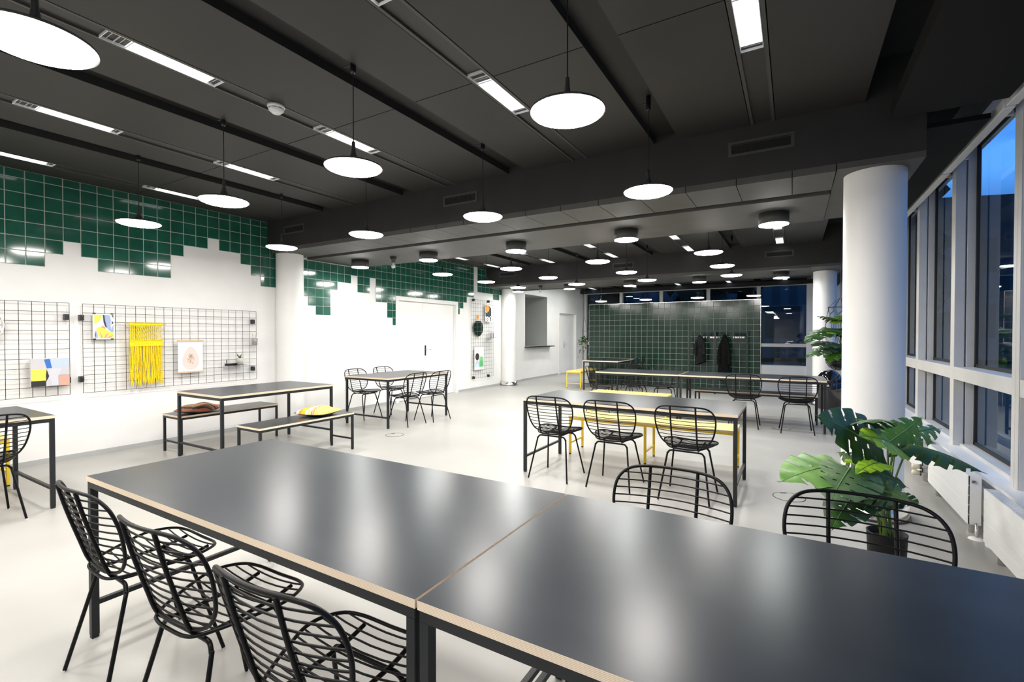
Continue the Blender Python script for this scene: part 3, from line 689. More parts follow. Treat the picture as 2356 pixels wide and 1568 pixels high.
# wall clock
t = thing('wall_clock', 'round white wall clock at the left edge, hung on the mesh panel', 'clock', (XA, 1.371, 1.494))
R90 = (0, math.pi/2, 0)
o = MB().lathe([(.0, 0), (.15, 0), (.15, .028), (.146, .032), (.144, .026), (.0, .026)], 48).build('clock_case', 'white', t); o.rotation_euler = R90
b = MB()
for k in range(60):
    an = 2*math.pi*k/60; r1, wd = (.112, .0035) if k % 5 == 0 else (.128, .0012)
    q = Vector((0, math.cos(an), math.sin(an))); s2 = Vector((0, -math.sin(an), math.cos(an))); X0 = Vector((.0265, 0, 0))
    b.add([X0+q*r1-s2*wd, X0+q*.140-s2*wd, X0+q*.140+s2*wd, X0+q*r1+s2*wd], [(0, 1, 2, 3)])
b.build('dial_marks', 'black', t)
for an, ln in ((2.2, .075), (.6, .11)):
    q = Vector((0, math.cos(an), math.sin(an))); s2 = Vector((0, -math.sin(an), math.cos(an))); X0 = Vector((.028, 0, 0))
    MB().add([X0-q*.02-s2*.004, X0+q*ln-s2*.003, X0+q*ln+s2*.003, X0-q*.02+s2*.004], [(0, 1, 2, 3)]).build('clock_hand', 'black', t)
# leaf print
t = thing('art_print', 'framed leaf print in yellow, orange and slate blue, left of the macrame', 'picture')
MB().box(XA, XA+.006, 2.231, 2.436, 1.343, 1.641).build('print_sheet', 'art_white', t)
def uvp(pts): return [(2.231+.205*u_, 1.343+.298*(1-v_)) for u_, v_ in pts]
art(t, 'printed_image', XA+.0065, [(uvp([(.07, .05), (.93, .05), (.93, .95), (.07, .95)]), 'art_white'),
    (uvp([(.07, .05), (.43, .05), (.40, .17), (.28, .30), (.10, .40), (.07, .40)]), 'art_yellow'),
    (uvp([(.52, .05), (.76, .05), (.82, .25), (.80, .45), (.84, .62), (.90, .73), (.78, .68), (.64, .57), (.58, .35)]), 'art_steel_blue'),
    (uvp([(.45, .05), (.52, .05), (.56, .28), (.64, .56), (.55, .50), (.48, .33)]), 'art_navy'),
    (uvp([(.34, .52), (.44, .48), (.56, .54), (.57, .60), (.44, .56)]), 'art_coral'),
    (uvp([(.14, .58), (.30, .52), (.44, .54), (.60, .62), (.78, .70), (.93, .74), (.93, .95), (.28, .95)]), 'art_yellow'),
    (uvp([(.30, .70), (.40, .82), (.44, .95), (.37, .95)]), 'art_salmon'), (uvp([(.50, .95), (.56, .82), (.70, .73), (.64, .86), (.58, .95)]), 'art_salmon'), (uvp([(.60, .95), (.76, .87), (.93, .82), (.86, .90), (.74, .95)]), 'art_salmon'),
    (uvp([(.08, .70), (.14, .66), (.20, .80), (.22, .95), (.08, .95)]), 'art_steel_blue'), (uvp([(.08, .72), (.14, .80), (.13, .88), (.08, .92), (.11, .82)]), 'art_navy'),
    (uvp([(.84, .05), (.93, .05), (.93, .16)]), 'art_navy'), (uvp([(.84, .28), (.93, .33), (.92, .38), (.82, .42), (.88, .36)]), 'art_navy'), (uvp([(.93, .42), (.86, .55), (.86, .68), (.93, .73)]), 'art_steel_blue')], .0004)
b = MB()
for y, z in ((2.245, 1.640), (2.41, 1.640), (2.245, 1.344), (2.41, 1.344)): b.box(XA-.004, XA+.012, y-.013, y+.013, z-.006, z+.008)
b.build('binder_clips', 'black', t)
# macrame
t = thing('macrame_hanging', 'bright yellow fringed macrame wall hanging on a thin dowel', 'wall hanging', (XA+.018, 0, 0))
MB().tube([(0, 2.525, 1.536), (0, 2.965, 1.533)], .006).build('dowel', 'wood', t)
b = MB().box(-.012, .012, 2.572, 2.922, 1.505, 1.520)
for k in range(22): b.tube([(-.013, 2.58+k*.016, 1.51), (0, 2.582+k*.016, 1.545), (.013, 2.584+k*.016, 1.51)], .007, 6)
b.tube([(.006, 2.572, 1.522), (.006, 2.922, 1.518)], .011, 8); b.build('header_band', 'yarn', t)
b = MB()
for k in range(16):
    y = 2.583+k*.0218; p = [(.004*math.sin(j*1.7+k), y+.004*math.cos(j*1.7+k), 1.51-j*.0155) for j in range(13)]
    b.tube(p, [.0075 if j % 2 else .005 for j in range(13)], 6)
b.build('knotted_cords', 'yarn', t)
b = MB().box(-.010, .010, 2.576, 2.920, 1.255, 1.330); b.tube([(.008, 2.572, 1.328), (.008, 2.922, 1.326)], .009, 8).tube([(.008, 2.574, 1.258), (.008, 2.920, 1.262)], .009, 8)
b.build('woven_band', 'yarn', t)
b = MB(); rr = random.Random(3)
for k in range(62):
    y = 2.576+k*.00562; x0 = rr.uniform(-.012, .016); end = rr.uniform(.765, .86); ph = rr.uniform(0, 6); am = rr.uniform(.002, .008)
    n_ = 12; p = []
    for j in range(n_+1):
        s_ = j/n_; p.append((x0+am*.6*math.cos(ph+s_*7), y+am*math.sin(ph+s_*9)*s_**.5+.006*s_*s_*math.sin(ph), 1.265+(end-1.265)*s_))
    rad = [.0042]*(n_+1); rad[-2] = .0068; rad[-1] = .003
    b.tube(p, rad, 5)
b.build('fringe', 'yarn', t)
# papaya print
t = thing('fruit_print', 'white paper print of a pale pink halved fruit hung from a wooden bar', 'picture')
MB().box(XA+.004, XA+.006, 3.102, 3.405, .905, 1.315).build('print_sheet', 'paper', t)
seeds = []; rr = random.Random(5)
for k in range(110):
    u_, v_ = rr.uniform(-1, 1), rr.uniform(-1, 1)
    if u_*u_+v_*v_ > 1: continue
    cy_, cz = 3.257+u_*.038*(1-.25*v_), 1.075+v_*.072
    seeds.append((ell(cy_, cz,   .0034, .005, 7), 'art_gold'))
egg = [(3.257+.098*math.sin(a_)*(1-.32*math.cos(a_)), 1.085-.155*-math.cos(a_)) for a_ in [2*math.pi*k/36 for k in range(36)]][::-1]
art(t, 'printed_image', XA+.0065, [(egg, 'art_pink')] , .0003)
art(t, 'printed_seeds', XA+.0069, seeds, .000002)
MB().box(XA, XA+.014, 3.095, 3.412, 1.303, 1.325).build('top_bar', 'wood', t); MB().box(XA, XA+.014, 3.095, 3.412, .893, .912).build('bottom_bar', 'wood', t)
MB().tube([(XA+.005, 3.15, 1.322), (XA+.003, 3.248, 1.443), (XA+.005, 3.37, 1.322)], .0012, 5).build('hanging_string', 'wood', t)
# little shelf with a pot
t = thing('mesh_shelf', 'small black metal shelf hooked on the long mesh panel', 'shelf')
MB().box(XA-.004, XA+.10, 3.70, 3.96, .958, .962).build('shelf_plate', 'black', t); MB().box(XA-.004, XA-.001, 3.70, 3.96, .962, .985).build('shelf_lip', 'black', t); MB().box(XA-.004, XA+.004, 3.722, 3.730, .962, 1.045).build('hook', 'black', t)
t = thing('potted_plant', 'tiny succulent in a concrete pot on the small black shelf', 'plant', (XA+.05, 3.885, .962))
MB().lathe([(.0, .0), (.040, .0), (.044, .10), (.038, .10), (.036, .088), (.0, .088)], 20).build('plant_pot', 'concrete', t)
b = MB()
for k in range(10):
    an = k*2.4; q = Vector((math.cos(an), math.sin(an), 0)); s2 = Vector((-q.y, q.x, 0)); ln = .030+.02*(k % 3); zz = .025+.02*(k % 4)
    b.add([Vector((0, 0, .09)), q*ln*.5-s2*.010+Vector((0, 0, .09+zz*.7)), q*ln+Vector((0, 0, .09+zz)), q*ln*.5+s2*.010+Vector((0, 0, .09+zz*.7))], [(0, 1, 2, 3)])
b.build('succulent_leaves', 'leaf_mid', t)
t = thing('wire_pen_cup', 'grey wire cup of utensils clipped on the right edge of the long mesh panel', 'cup', (XA+.045, 4.105, 1.24))
b = MB()
for k in range(14):
    an = 2*math.pi*k/14; b.tube([(.034*math.cos(an), .034*math.sin(an), 0), (.040*math.cos(an), .040*math.sin(an), .105)], .0015, 4)
for z in (0, .05, .105): b.tube([((.034+.006*z/.105)*math.cos(a_), (.034+.006*z/.105)*math.sin(a_), z) for a_ in [2*math.pi*k/20 for k in range(20)]], .002, 4, True)
b.build('cup_wires', 'steel', t); MB().lathe([(.0, .002), (.031, .002), (.036, .10)], 16).build('cup_liner', 'concrete', t)
for (dx, dy, tz) in ((.0, -.03, .17), (.01, .005, .155), (-.01, .045, .175)):
    MB().tube([(dx*.3, dy*.3, .01), (dx, dy, tz)], [.003, .005], 6).build('utensil', 'steel', t)
# tall mesh panel: poster, mirror, shelf, second poster
t = thing('orange_dot_poster', 'small poster with an orange disc and dark slate shape, top of tall mesh panel', 'picture')
y0, y1, z0, z1 = 10.285, 10.585, 1.735, 2.175
MB().box(XA, XA+.005, y0, y1, z0, z1).build('poster_sheet', 'paper', t)
def uv(a_, p): return [(a_[0]+(a_[1]-a_[0])*u_, a_[2]+(a_[3]-a_[2])*(1-v_)) for u_, v_ in p]
A_ = (y0, y1, z0, z1)
art(t, 'printed_image', XA+.0055, [(uv(A_, [(.05, .03), (.55, .03), (.95, .2), (.95, .68), (.80, .66), (.62, .75), (.40, .68), (.2, .72), (.05, .66)]), 'art_slate'), (uv(A_, [(.05, .33), (.22, .45), (.34, .42), (.3, .5), (.05, .42)]), 'paper'),
    ([(y0+.105+.088*math.cos(q), z1-.098+.088*math.sin(q)) for q in [2*math.pi*k/32 for k in range(32)]], 'art_orange'),
    (uv(A_, [(.70, .72), (.85, .70), (.92, .80), (.86, .95), (.72, .97), (.78, .86)]), 'art_slate'), (uv(A_, [(.15, .86), (.45, .74), (.47, .76), (.2, .89)]), 'art_slate'), (uv(A_, [(.2, .96), (.5, .84), (.52, .86), (.25, .98)]), 'art_slate')], .0004)
t = thing('round_mirror', 'round frameless mirror with a cut-off flat top on the tall mesh panel', 'mirror', (XA, 9.975, 1.565))
pts = [(0, .205*math.cos(a_), .205*math.sin(a_)) for a_ in [math.radians(62)-math.radians(304)*k/48 for k in range(49)]][::-1]
b = MB(); n_ = len(pts); b.poly([(.008, y, z) for _, y, z in pts]); b.poly([(.0, y, z) for _, y, z in pts][::-1]); b.build('mirror_glass', 'mirror', t)
b = MB()
for k in range(n_):
    p_, q_ = pts[k], pts[(k+1) % n_]; b.add([(0, p_[1], p_[2]), (0, q_[1], q_[2]), (.0078, q_[1], q_[2]), (.0078, p_[1], p_[2])], [(0, 1, 2, 3)])
b.build('mirror_edge', 'drum', t)
MB().box(-.002, .014, -.03, .025, .235, .33).box(.0, .018, -.045, -.01, .27, .31).build('hanging_clip', 'clip', t)
MB().tube([(.004, -.09, .181), (.004, 0, .25), (.004, .09, .181)], .0015, 5).build('cord', 'wood', t)
t = thing('mesh_shelf', 'small black metal shelf hooked on the tall mesh panel', 'shelf')
MB().box(XA-.004, XA+.10, 10.345, 10.70, 1.312, 1.317).build('shelf_plate', 'black', t); MB().box(XA-.004, XA+.003, 10.36, 10.368, 1.317, 1.40).build('hook', 'black', t)
t = thing('card_box', 'small upright grey card on the shelf of the tall mesh panel', 'card', (XA+.04, 10.55, 1.317))
MB().box(-.03, .03, -.055, .02, 0, .125).build('card_face', 'concrete', t); MB().box(-.03, .03, .02, .045, 0, .13).build('card_spine', 'drum', t)
t = thing('arches_poster', 'white poster with brown oval and green arch, foot of tall mesh panel', 'picture')
MB().box(XA, XA+.004, 9.80, 10.225, .50, 1.087).build('poster_sheet', 'paper', t)
A_ = (9.80, 10.225, .50, 1.087)
def arch(yc, hw_, zb, zt, n=16): return [(yc-hw_, zb), (yc+hw_, zb)] + [(yc+hw_*math.cos(math.pi*k/n), zt-hw_+hw_*math.sin(math.pi*k/n)) for k in range(n+1)]
art(t, 'printed_image', XA+.0045, [(ell(9.925, .835, .085, .092), 'art_brown'), (arch(9.925, .085, .572, .735), 'art_pale_blue'), (arch(9.93, .07, .572, .655), 'art_ice'), (arch(10.105, .088, .572, .84), 'art_green2'), (arch(10.11, .085, .572, .74), 'art_green')], .0004)
MB().tube([(XA+.002, 9.83, 1.087), (XA+.002, 9.83, 1.14)], .003, 5).tube([(XA+.002, 10.16, 1.087), (XA+.002, 10.16, 1.14)], .003, 5).build('hanging_tabs', 'wood', t)
# small wall fittings
t = thing('light_switch', 'white square light switch left of the double door', 'switch', (XL, 6.93, 1.105))
bevel(MB().box(0, .010, -.04, .04, -.04, .04).build('switch_plate', 'white', t), .003); MB().box(.010, .016, -.028, .028, -.028, .028).build('rocker', 'white', t)
t = thing('wall_intercom', 'narrow grey button panel on the white wall stub before the niche', 'panel', (XW, 12.355, 1.15))
MB().box(0, .01, -.035, .035, -.16, .16).build('plate', 'white', t); b = MB()
for k in range(5): b.box(.01, .016, -.02, .02, -.14+k*.062, -.11+k*.062)
b.build('buttons', 'drum', t)

# ================================================================== FLOOR FITTINGS, RADIATORS
def floorbox(x, y, lab, r_=.125):
    t = thing('floor_socket', lab, 'floor socket', (x, y, 0), random.uniform(0, 3), 'round floor sockets')
    MB().lathe([(r_, 0), (r_, .0025), (r_-.006, .0028), (r_-.008, .0018)], 40).build('rim', 'drum', t)
    MB().disc(r_-.007, .0019, 40).build('lid', 'floor', t)
    MB().box(-.025, .025, r_-.035, r_-.015, .0015, .0032).build('lid_catch', 'drum', t)
floorbox(-4.77, 4.845, 'round floor socket lid in front of the double door table'); floorbox(-.02, 4.72, 'round floor socket lid left of the potted monstera'); floorbox(-.14, 8.13, 'round floor socket lid under the chairs of the far right table')
def radiator(lab, y0, y1, valve):
    t = thing('radiator', lab, 'radiator', (1.05, y0, 0), 0, 'low radiators under the side windows'); L_ = y1-y0; zb, zt = .085, .424
    b_ = MB()
    nf = 5; hs = (zt-zb)/nf
    for k in range(nf): b_.box(0, .012, 0, L_, zb+k*hs+.0015, zb+(k+1)*hs-.0015)
    b_.box(.003, .0115, 0, L_, zb, zt); bevel(b_.build('front_panel', 'rad', t), .0015, 1)
    bevel(MB().box(.012, .072, .0, .02, zb, zt).box(.012, .072, L_-.02, L_, zb, zt).build('end_cover', 'rad', t), .003)
    b_ = MB()
    n_ = int(L_/.03)
    for k in range(n_): b_.box(.016, .07, .02+k*.03, .02+k*.03+.022, zt-.012, zt-.002)
    b_.build('top_grille', 'rad', t)
    MB().box(.014, .07, .02, L_-.02, zb+.01, zt-.014).build('core', 'rad', t)
    for yy in (.12, L_-.12): MB().box(.03, .055, yy-.02, yy+.02, 0, zb+.02).build('foot', 'steel', t)
    MB().tube([(.03, -.010, zt-.04), (.03, .0, zt-.04)], .012, 12).build('air_vent', 'chrome', t)
    if valve == 'pipe':
        MB().tube([(.04, -.03, .008), (.04, -.03, .075), (.045, -.005, .095)], .011, 10).build('supply_pipe', 'steel', t)
        MB().lathe([(.0, .014), (.02, .014), (.042, .004), (.044, 0)], 24, (.04, -.03, 0)).build('pipe_rosette', 'white', t)
    if valve == 'heads':
        for dy, zz in ((-.02, .16), (-.02, .10)):
            MB().tube([(.05, dy, zz), (-.01, dy, zz)], .011, 10).build('valve_body', 'steel', t)
            v_ = MB().lathe([(.0, 0), (.022, 0), (.024, .055), (.018, .062), (.0, .062)], 20).build('valve_head', 'ivory', t); v_.location = (-.012, dy, zz); v_.rotation_euler = (0, -math.pi/2, 0)
            k_ = MB().lathe([(.025, 0), (.025, .008), (.0, .008)], 20).build('valve_collar', 'gasket', t); k_.location = (-.006, dy, zz); k_.rotation_euler = (0, -math.pi/2, 0)
radiator('long low white radiator nearest the camera under the side windows', 2.35, 4.11, None)
radiator('low white radiator behind the potted monstera with a floor pipe at its near end', 4.43, 5.55, 'pipe')
radiator('low white radiator beyond the round column with two ivory valve heads', 5.80, 7.3, 'heads')
t = thing('heating_pipe', 'white vertical riser pipe between two radiators under the sill', 'pipe', (1.15, 4.27, 0))
MB().cyl(.035, 0, .34, 20).build('pipe_sleeve', 'rad', t); MB().lathe([(.036, .0), (.05, .0), (.05, .02), (.036, .03)], 20).build('pipe_collar', 'rad', t)

# ================================================================== PLANTS
def leaf_mesh(base, tip, nrm, width, m, parent, fold=.25, droop=.18, cuts=6, gap=.30, curl=0.):
    base, tip = Vector(base), Vector(tip); ax = tip-base; Ln = ax.length; ax.normalize()
    nrm = Vector(nrm); nrm = (nrm-ax*nrm.dot(ax)).normalized(); sd = ax.cross(nrm)
    nt, ns = cuts*8, 8
    def half(s_):        # half width along the midrib
        return width*Ln*.5*((math.sin(math.pi*min(1, (s_*.93+.13)))**.62)*(1.06-.45*s_) if s_ < .98 else .03)
    b_ = MB(); idx = {}; vs = []; fs = []
    for side in (-1, 1):
        for i in range(nt+1):
            s_ = i/nt
            for j in range(ns+1):
                q = j/ns; h_ = max(half(s_), .004)
                back = -.20*q*q*(1-s_)*Ln*.9 + .16*q*s_*Ln*.6   # basal lobes sweep back, upper lobes forward
                along = s_*Ln + back
                out = h_*q
                z = -droop*Ln*(s_-.35)**2 + droop*Ln*.1225 - fold*out*q + .018*Ln*math.sin(s_*cuts*math.pi*2)*q + curl*q*q*Ln
                idx[(side, i, j)] = len(vs); vs.append(base + ax*along + sd*side*out + nrm*z)
        for i in range(nt):
            fr = ((i+.5)/nt*cuts) % 1
            for j in range(ns):
                q = (j+.5)/ns; s_ = (i+.5)/nt
                if .12 < s_ < .92 and q > .36 and fr > 1-gap*(.35+q*.95): continue
                if .2 < s_ < .6 and .16 < q < .30 and .40 < fr < .55: continue
                qd = (idx[(side, i, j)], idx[(side, i+1, j)], idx[(side, i+1, j+1)], idx[(side, i, j+1)])
                fs.append(qd if side > 0 else qd[::-1])
    b_.add(vs, fs, 0, True)
    ol = b_.build('leaf', m, parent)
    rib = [base + ax*(s_*Ln) + nrm*(-droop*Ln*(s_-.35)**2 + droop*Ln*.1225 + .0015) for s_ in [k/10 for k in range(11)]]
    MB().tube(rib, [.0032-.00024*k for k in range(11)], 5).build('midrib', 'leaf_light', ol)
    return ol
PX, PY = .456, 3.315
t = thing('potted_monstera', 'large monstera plant in a black pot by the round column, right foreground', 'plant')
MB().lathe([(.0, 0), (.080, 0), (.092, .295), (.094, .305), (.086, .305), (.083, .27), (.0, .27)], 40, (PX, PY, 0)).build('plant_pot', 'pot', t)
MB().disc(.084, .272, 32, (PX, PY, 0)).build('soil', 'soil', t)
vw = Vector((0, 0, 1.4))
LV = [((.254, 3.184, .675), (-.033, 2.816, .674), (-.1, -.45, .9), .95, 'leaf_light', .15, .22), ((.262, 3.04, .70), (.165, 2.78, .60), (-.05, -.6, .8), 1.2, 'leaf_grey', .22, .15),
      ((.339, 3.093, .603), (.496, 3.02, .585), (-.1, -.65, .75), 1.25, 'leaf_grey', .2, .2), ((.300, 3.15, .69), (.521, 3.20, .615), (-.05, -.45, .9), 1.15, 'leaf_grey', .2, .25),
      ((.427, 3.266, .505), (.552, 3.145, .545), (.1, -.5, .85), 1.35, 'leaf_dark', .2, .2), ((.297, 3.184, .522), (.18, 2.877, .445), (-.1, -.6, .7), .75, 'leaf_dark', .3, .25),
      ((.442, 3.39, .745), (.144, 3.09, .955), (-.15, -.75, .6), .95, 'leaf_dark', .15, .12), ((.356, 3.341, .895), (.444, 3.12, .965), (0, .15, 1), .95, 'leaf_dark', .3, .3),
      ((.357, 3.40, .90), (.205, 3.436, .915), (0, .2, 1), 1.1, 'leaf_mid', .25, .3), ((.483, 3.299, .795), (.316, 3.027, .89), (.1, -.65, .75), .72, 'leaf_bright', .15, .2),
      ((.476, 3.474, .77), (.671, 3.70, .90), (.45, -.75, .45), .62, 'leaf_mid', .15, .12), ((.54, 3.622, .777), (.82, 4.02, .815), (.3, -.5, .8), .45, 'leaf_mid', .2, .2),
      ((.562, 3.408, .785), (.860, 3.39, .705), (.1, .08, 1), .95, 'leaf_dark', .55, .25), ((.409, 3.195, .711), (.285, 2.94, .72), (0, -.35, .95), .5, 'leaf_bright', .2, .25),
      ((.313, 3.369, .645), (.432, 3.50, .69), (.1, -.7, .7), .75, 'leaf_bright', .2, .2), ((.357, 3.162, .556), (.233, 3.02, .60), (0, -.7, .7), 1.0, 'leaf_dark', .3, .2),
      ((.367, 3.517, .623), (.254, 3.573, .67), (-.1, -.7, .7), 1.0, 'leaf_dark', .3, .2), ((.40, 3.20, .57), (.33, 3.02, .52), (0, -.6, .8), 1.1, 'leaf_dark', .25, .2)]
for i, (bs, tp, nr, wd, mn, fo, dr) in enumerate(LV):
    leaf_mesh(bs, tp, nr, wd, mn, t, fo, dr, 5, .19)
    an = i*2.4; p0 = Vector((PX+.028*math.cos(an), PY+.028*math.sin(an), .265)); p1 = Vector(bs); mid = p0.lerp(p1, .55); mid.z += .03; mid.x = PX + (mid.x-PX)*.75; mid.y = PY + (mid.y-PY)*.75
    MB().tube(spline([p0, mid, p1], 5, False), [.0052]*11, 6).build('stem', 'stem', t)
# hanging net planter by the far column
t = thing('hanging_planter', 'black hexagon net hanging planter with monstera, left of the round column', 'hanging plant')
HX, HY = .64, 9.02
b = MB()
def ringpts(r_, z, n=24): return [(HX+r_*math.cos(2*math.pi*k/n), HY+r_*math.sin(2*math.pi*k/n), z) for k in range(n)]
levels = [(.02, 1.97), (.17, 1.83), (.175, 1.72), (.20, 1.56), (.245, 1.375), (.19, 1.03)]
for (ra, za) in (levels[1], levels[4], levels[5]): b.tube(ringpts(ra, za), .004, 5, True)
nh = 9
def hx(k, r_, z): a_ = 2*math.pi*k/nh; return (HX+r_*math.cos(a_), HY+r_*math.sin(a_), z)
for k in range(nh):
    b.tube([hx(k, .02, 1.97), hx(k, .17, 1.83)], .003, 5)
    b.tube([hx(k, .17, 1.83), hx(k, .172, 1.78)], .003, 5)
    for dk in (-.5, .5): b.tube([hx(k, .172, 1.78), hx(k+dk, .178, 1.72), hx(k+dk, .188, 1.65)], .003, 5); b.tube([hx(k+dk, .188, 1.65), hx(k+dk+(.5 if dk < 0 else -.5), .205, 1.58)], .003, 5)
    b.tube([hx(k, .205, 1.58), hx(k, .215, 1.51)], .003, 5)
    for dk in (-.5, .5): b.tube([hx(k, .215, 1.51), hx(k+dk, .235, 1.43)], .003, 5); b.tube([hx(k+dk, .235, 1.43), hx(k+dk, .245, 1.375)], .003, 5); b.tube([hx(k+dk, .245, 1.375), hx(k, .19, 1.03)], .0022, 5)
b.build('wire_net', 'black', t)
MB().tube([(HX, HY, 1.97), (HX, HY, 3.42)], .006, 6).build('hanging_rope', 'black', t)
bowl = [(.0, .835), (.05, .838), (.11, .865), (.16, .92), (.188, .99), (.192, 1.03), (.184, 1.03), (.178, .99)]
MB().lathe(bowl, 32, (HX, HY, 0)).build('bowl', 'gloss', t)
b = MB()
for row in range(3):
    for k in range(10):
        r_, z = [(.193, 1.0), (.168, .93), (.118, .872)][row]; a_ = 2*math.pi*(k+.5*(row % 2))/10; da = 2*math.pi/10*.48
        dz = [.026, .034, .026][row]; pts = []
        for c_ in range(6):
            th = math.pi/6+c_*math.pi/3; aa = a_+da*math.cos(th); zz = z+dz*math.sin(th); rr2 = r_-(.0 if row == 0 else (z-zz)*[.3, .75, 1.5][row]); pts.append((HX+(rr2+.003)*math.cos(aa), HY+(rr2+.003)*math.sin(aa), zz))
        b.tube(pts, .0035, 4, True)
b.build('bowl_net', 'black', t)
HV = [((.60, 9.0, 1.60), (.335, 8.57, 1.70), (-.3, -.5, .8), .55, 'leaf_mid'), ((.512, 8.952, 1.50), (.165, 8.46, 1.31), (-.25, -.5, .8), .75, 'leaf_dark'), ((.549, 8.97, 1.275), (.265, 8.52, 1.255), (-.1, -.5, .8), .9, 'leaf_grey'), ((.54, 8.948, 1.21), (.182, 8.465, 1.085), (-.2, -.6, .8), .55, 'leaf_grey'),
      ((.63, 9.02, 1.429), (.46, 8.64, 1.44), (0, -.5, .8), .7, 'leaf_bright'), ((.62, 9.0, 1.2), (.46, 8.66, 1.0), (-.2, -.8, .4), .9, 'leaf_mid'), ((.645, 9.03, 1.70), (.70, 8.78, 1.60), (0, -.7, .7), .9, 'leaf_mid'), ((.619, 9.01, 1.25), (.72, 8.78, 1.03), (0, -.8, .5), 1.0, 'leaf_mid'),
      ((.64, 9.02, 1.62), (.55, 8.70, 1.58), (-.2, -.7, .6), .8, 'leaf_bright'), ((.66, 9.0, 1.45), (.78, 8.75, 1.35), (.1, -.7, .6), .9, 'leaf_dark'), ((.66, 9.05, 1.5), (.90, 9.2, 1.45), (.1, .1, .9), .9, 'leaf_mid')]
for i, (bs, tp, nr, wd, mn) in enumerate(HV):
    leaf_mesh(bs, tp, nr, wd, mn, t, .2, .2, 5, .2)
    p1 = Vector(bs); MB().tube(spline([(HX+.02*math.cos(i), HY+.02*math.sin(i), 1.0), (HX, HY-.01, (1.0+p1.z)/2), p1], 4, False), .004, 5).build('stem', 'stem', t)
# trailing plant at the left end of the partition
t = thing('trailing_plant', 'small trailing green plant hanging at the left end of the tiled partition', 'hanging plant')
TX, TY = -5.47, 13.55
MB().lathe([(.0, 1.04), (.055, 1.04), (.08, 1.15), (.075, 1.15), (.06, 1.12), (.0, 1.12)], 24, (TX, TY, 0)).build('plant_pot', 'concrete', t)
b = MB()
for k in range(3):
    a_ = 2*math.pi*k/3+.4; b.tube([(TX+.08*math.cos(a_), TY+.08*math.sin(a_), 1.15), (TX+.11*math.cos(a_), TY+.11*math.sin(a_), 1.5), (TX, TY, 1.95)], .004, 5)
    b.tube([(TX+.11*math.cos(a_), TY+.11*math.sin(a_), 1.5), (TX+.11*math.cos(a_+2.09), TY+.11*math.sin(a_+2.09), 1.5)], .004, 5)
b.tube([(TX, TY, 1.95), (TX, TY, Z1)], .004, 5); b.build('hanging_frame', 'black', t)
b = MB(); rr = random.Random(9)
for k in range(260):
    a_ = rr.uniform(0, 6.28); r_ = rr.uniform(.02, .21); z = 1.17+rr.uniform(-.05, .18)-max(0, r_-.10)*1.0-(rr.random() < .25)*rr.uniform(.05, .42)
    p = Vector((TX+r_*math.cos(a_), TY+r_*math.sin(a_), z)); q = Vector((rr.uniform(-1, 1), rr.uniform(-1, 1), rr.uniform(-.8, .4))).normalized(); s2 = q.cross(Vector((0, 0, 1))).normalized(); ln = rr.uniform(.05, .08)
    b.add([p, p+q*ln*.5-s2*ln*.35+Vector((0, 0, .006)), p+q*ln, p+q*ln*.5+s2*ln*.35+Vector((0, 0, .006))], [(0, 1, 2, 3)], k % 2)
b.build('foliage', ['leaf_mid', 'leaf_dark'], t)

# ================================================================== BACK OF THE ROOM
# tiled partition
pw = struct('wall_partition')
PX0, PX1, PY0, PH = -5.03, -.67, 12.83, 2.245
MB().box(PX0+.004, PX1-.004, PY0+.004, PY0+.50, 0, PH).build('core', 'grout2', pw)
b = MB(); tp_ = (PX1-PX0)/29; th = PH/15
for i in range(29):
    for j in range(15):
        xa, xb, za, zb = PX0+i*tp_+.0025, PX0+(i+1)*tp_-.0025, j*th+.0025, (j+1)*th-.0025; e_ = .004
        vs = [(xa, PY0+.004, za), (xb, PY0+.004, za), (xb, PY0+.004, zb), (xa, PY0+.004, zb), (xa+e_, PY0-.002, za+e_), (xb-e_, PY0-.002, za+e_), (xb-e_, PY0-.002, zb-e_), (xa+e_, PY0-.002, zb-e_)]
        b.add(vs, [(4, 5, 6, 7), (0, 1, 5, 4), (1, 2, 6, 5), (2, 3, 7, 6), (3, 0, 4, 7)])
for j in range(15):
    for k in range(3):
        ya, yb_, za, zb = PY0+.006+k*.165, PY0+.006+(k+1)*.165-.005, j*th+.0025, (j+1)*th-.0025
        b.box(PX1-.004, PX1+.002, ya, yb_, za, zb); b.box(PX0-.002, PX0+.004, ya, yb_, za, zb)
b.build('tile_cladding', 'tile_dark', pw)
MB().box(PX0-.003, PX1+.003, PY0-.003, PY0+.50, PH-.001, PH+.008).box(PX1-.002, PX1+.0035, PY0-.0035, PY0+.005, 0, PH).box(PX0-.0035, PX0+.003, PY0-.0035, PY0+.005, 0, PH).build('edge_profile', 'steel', pw)
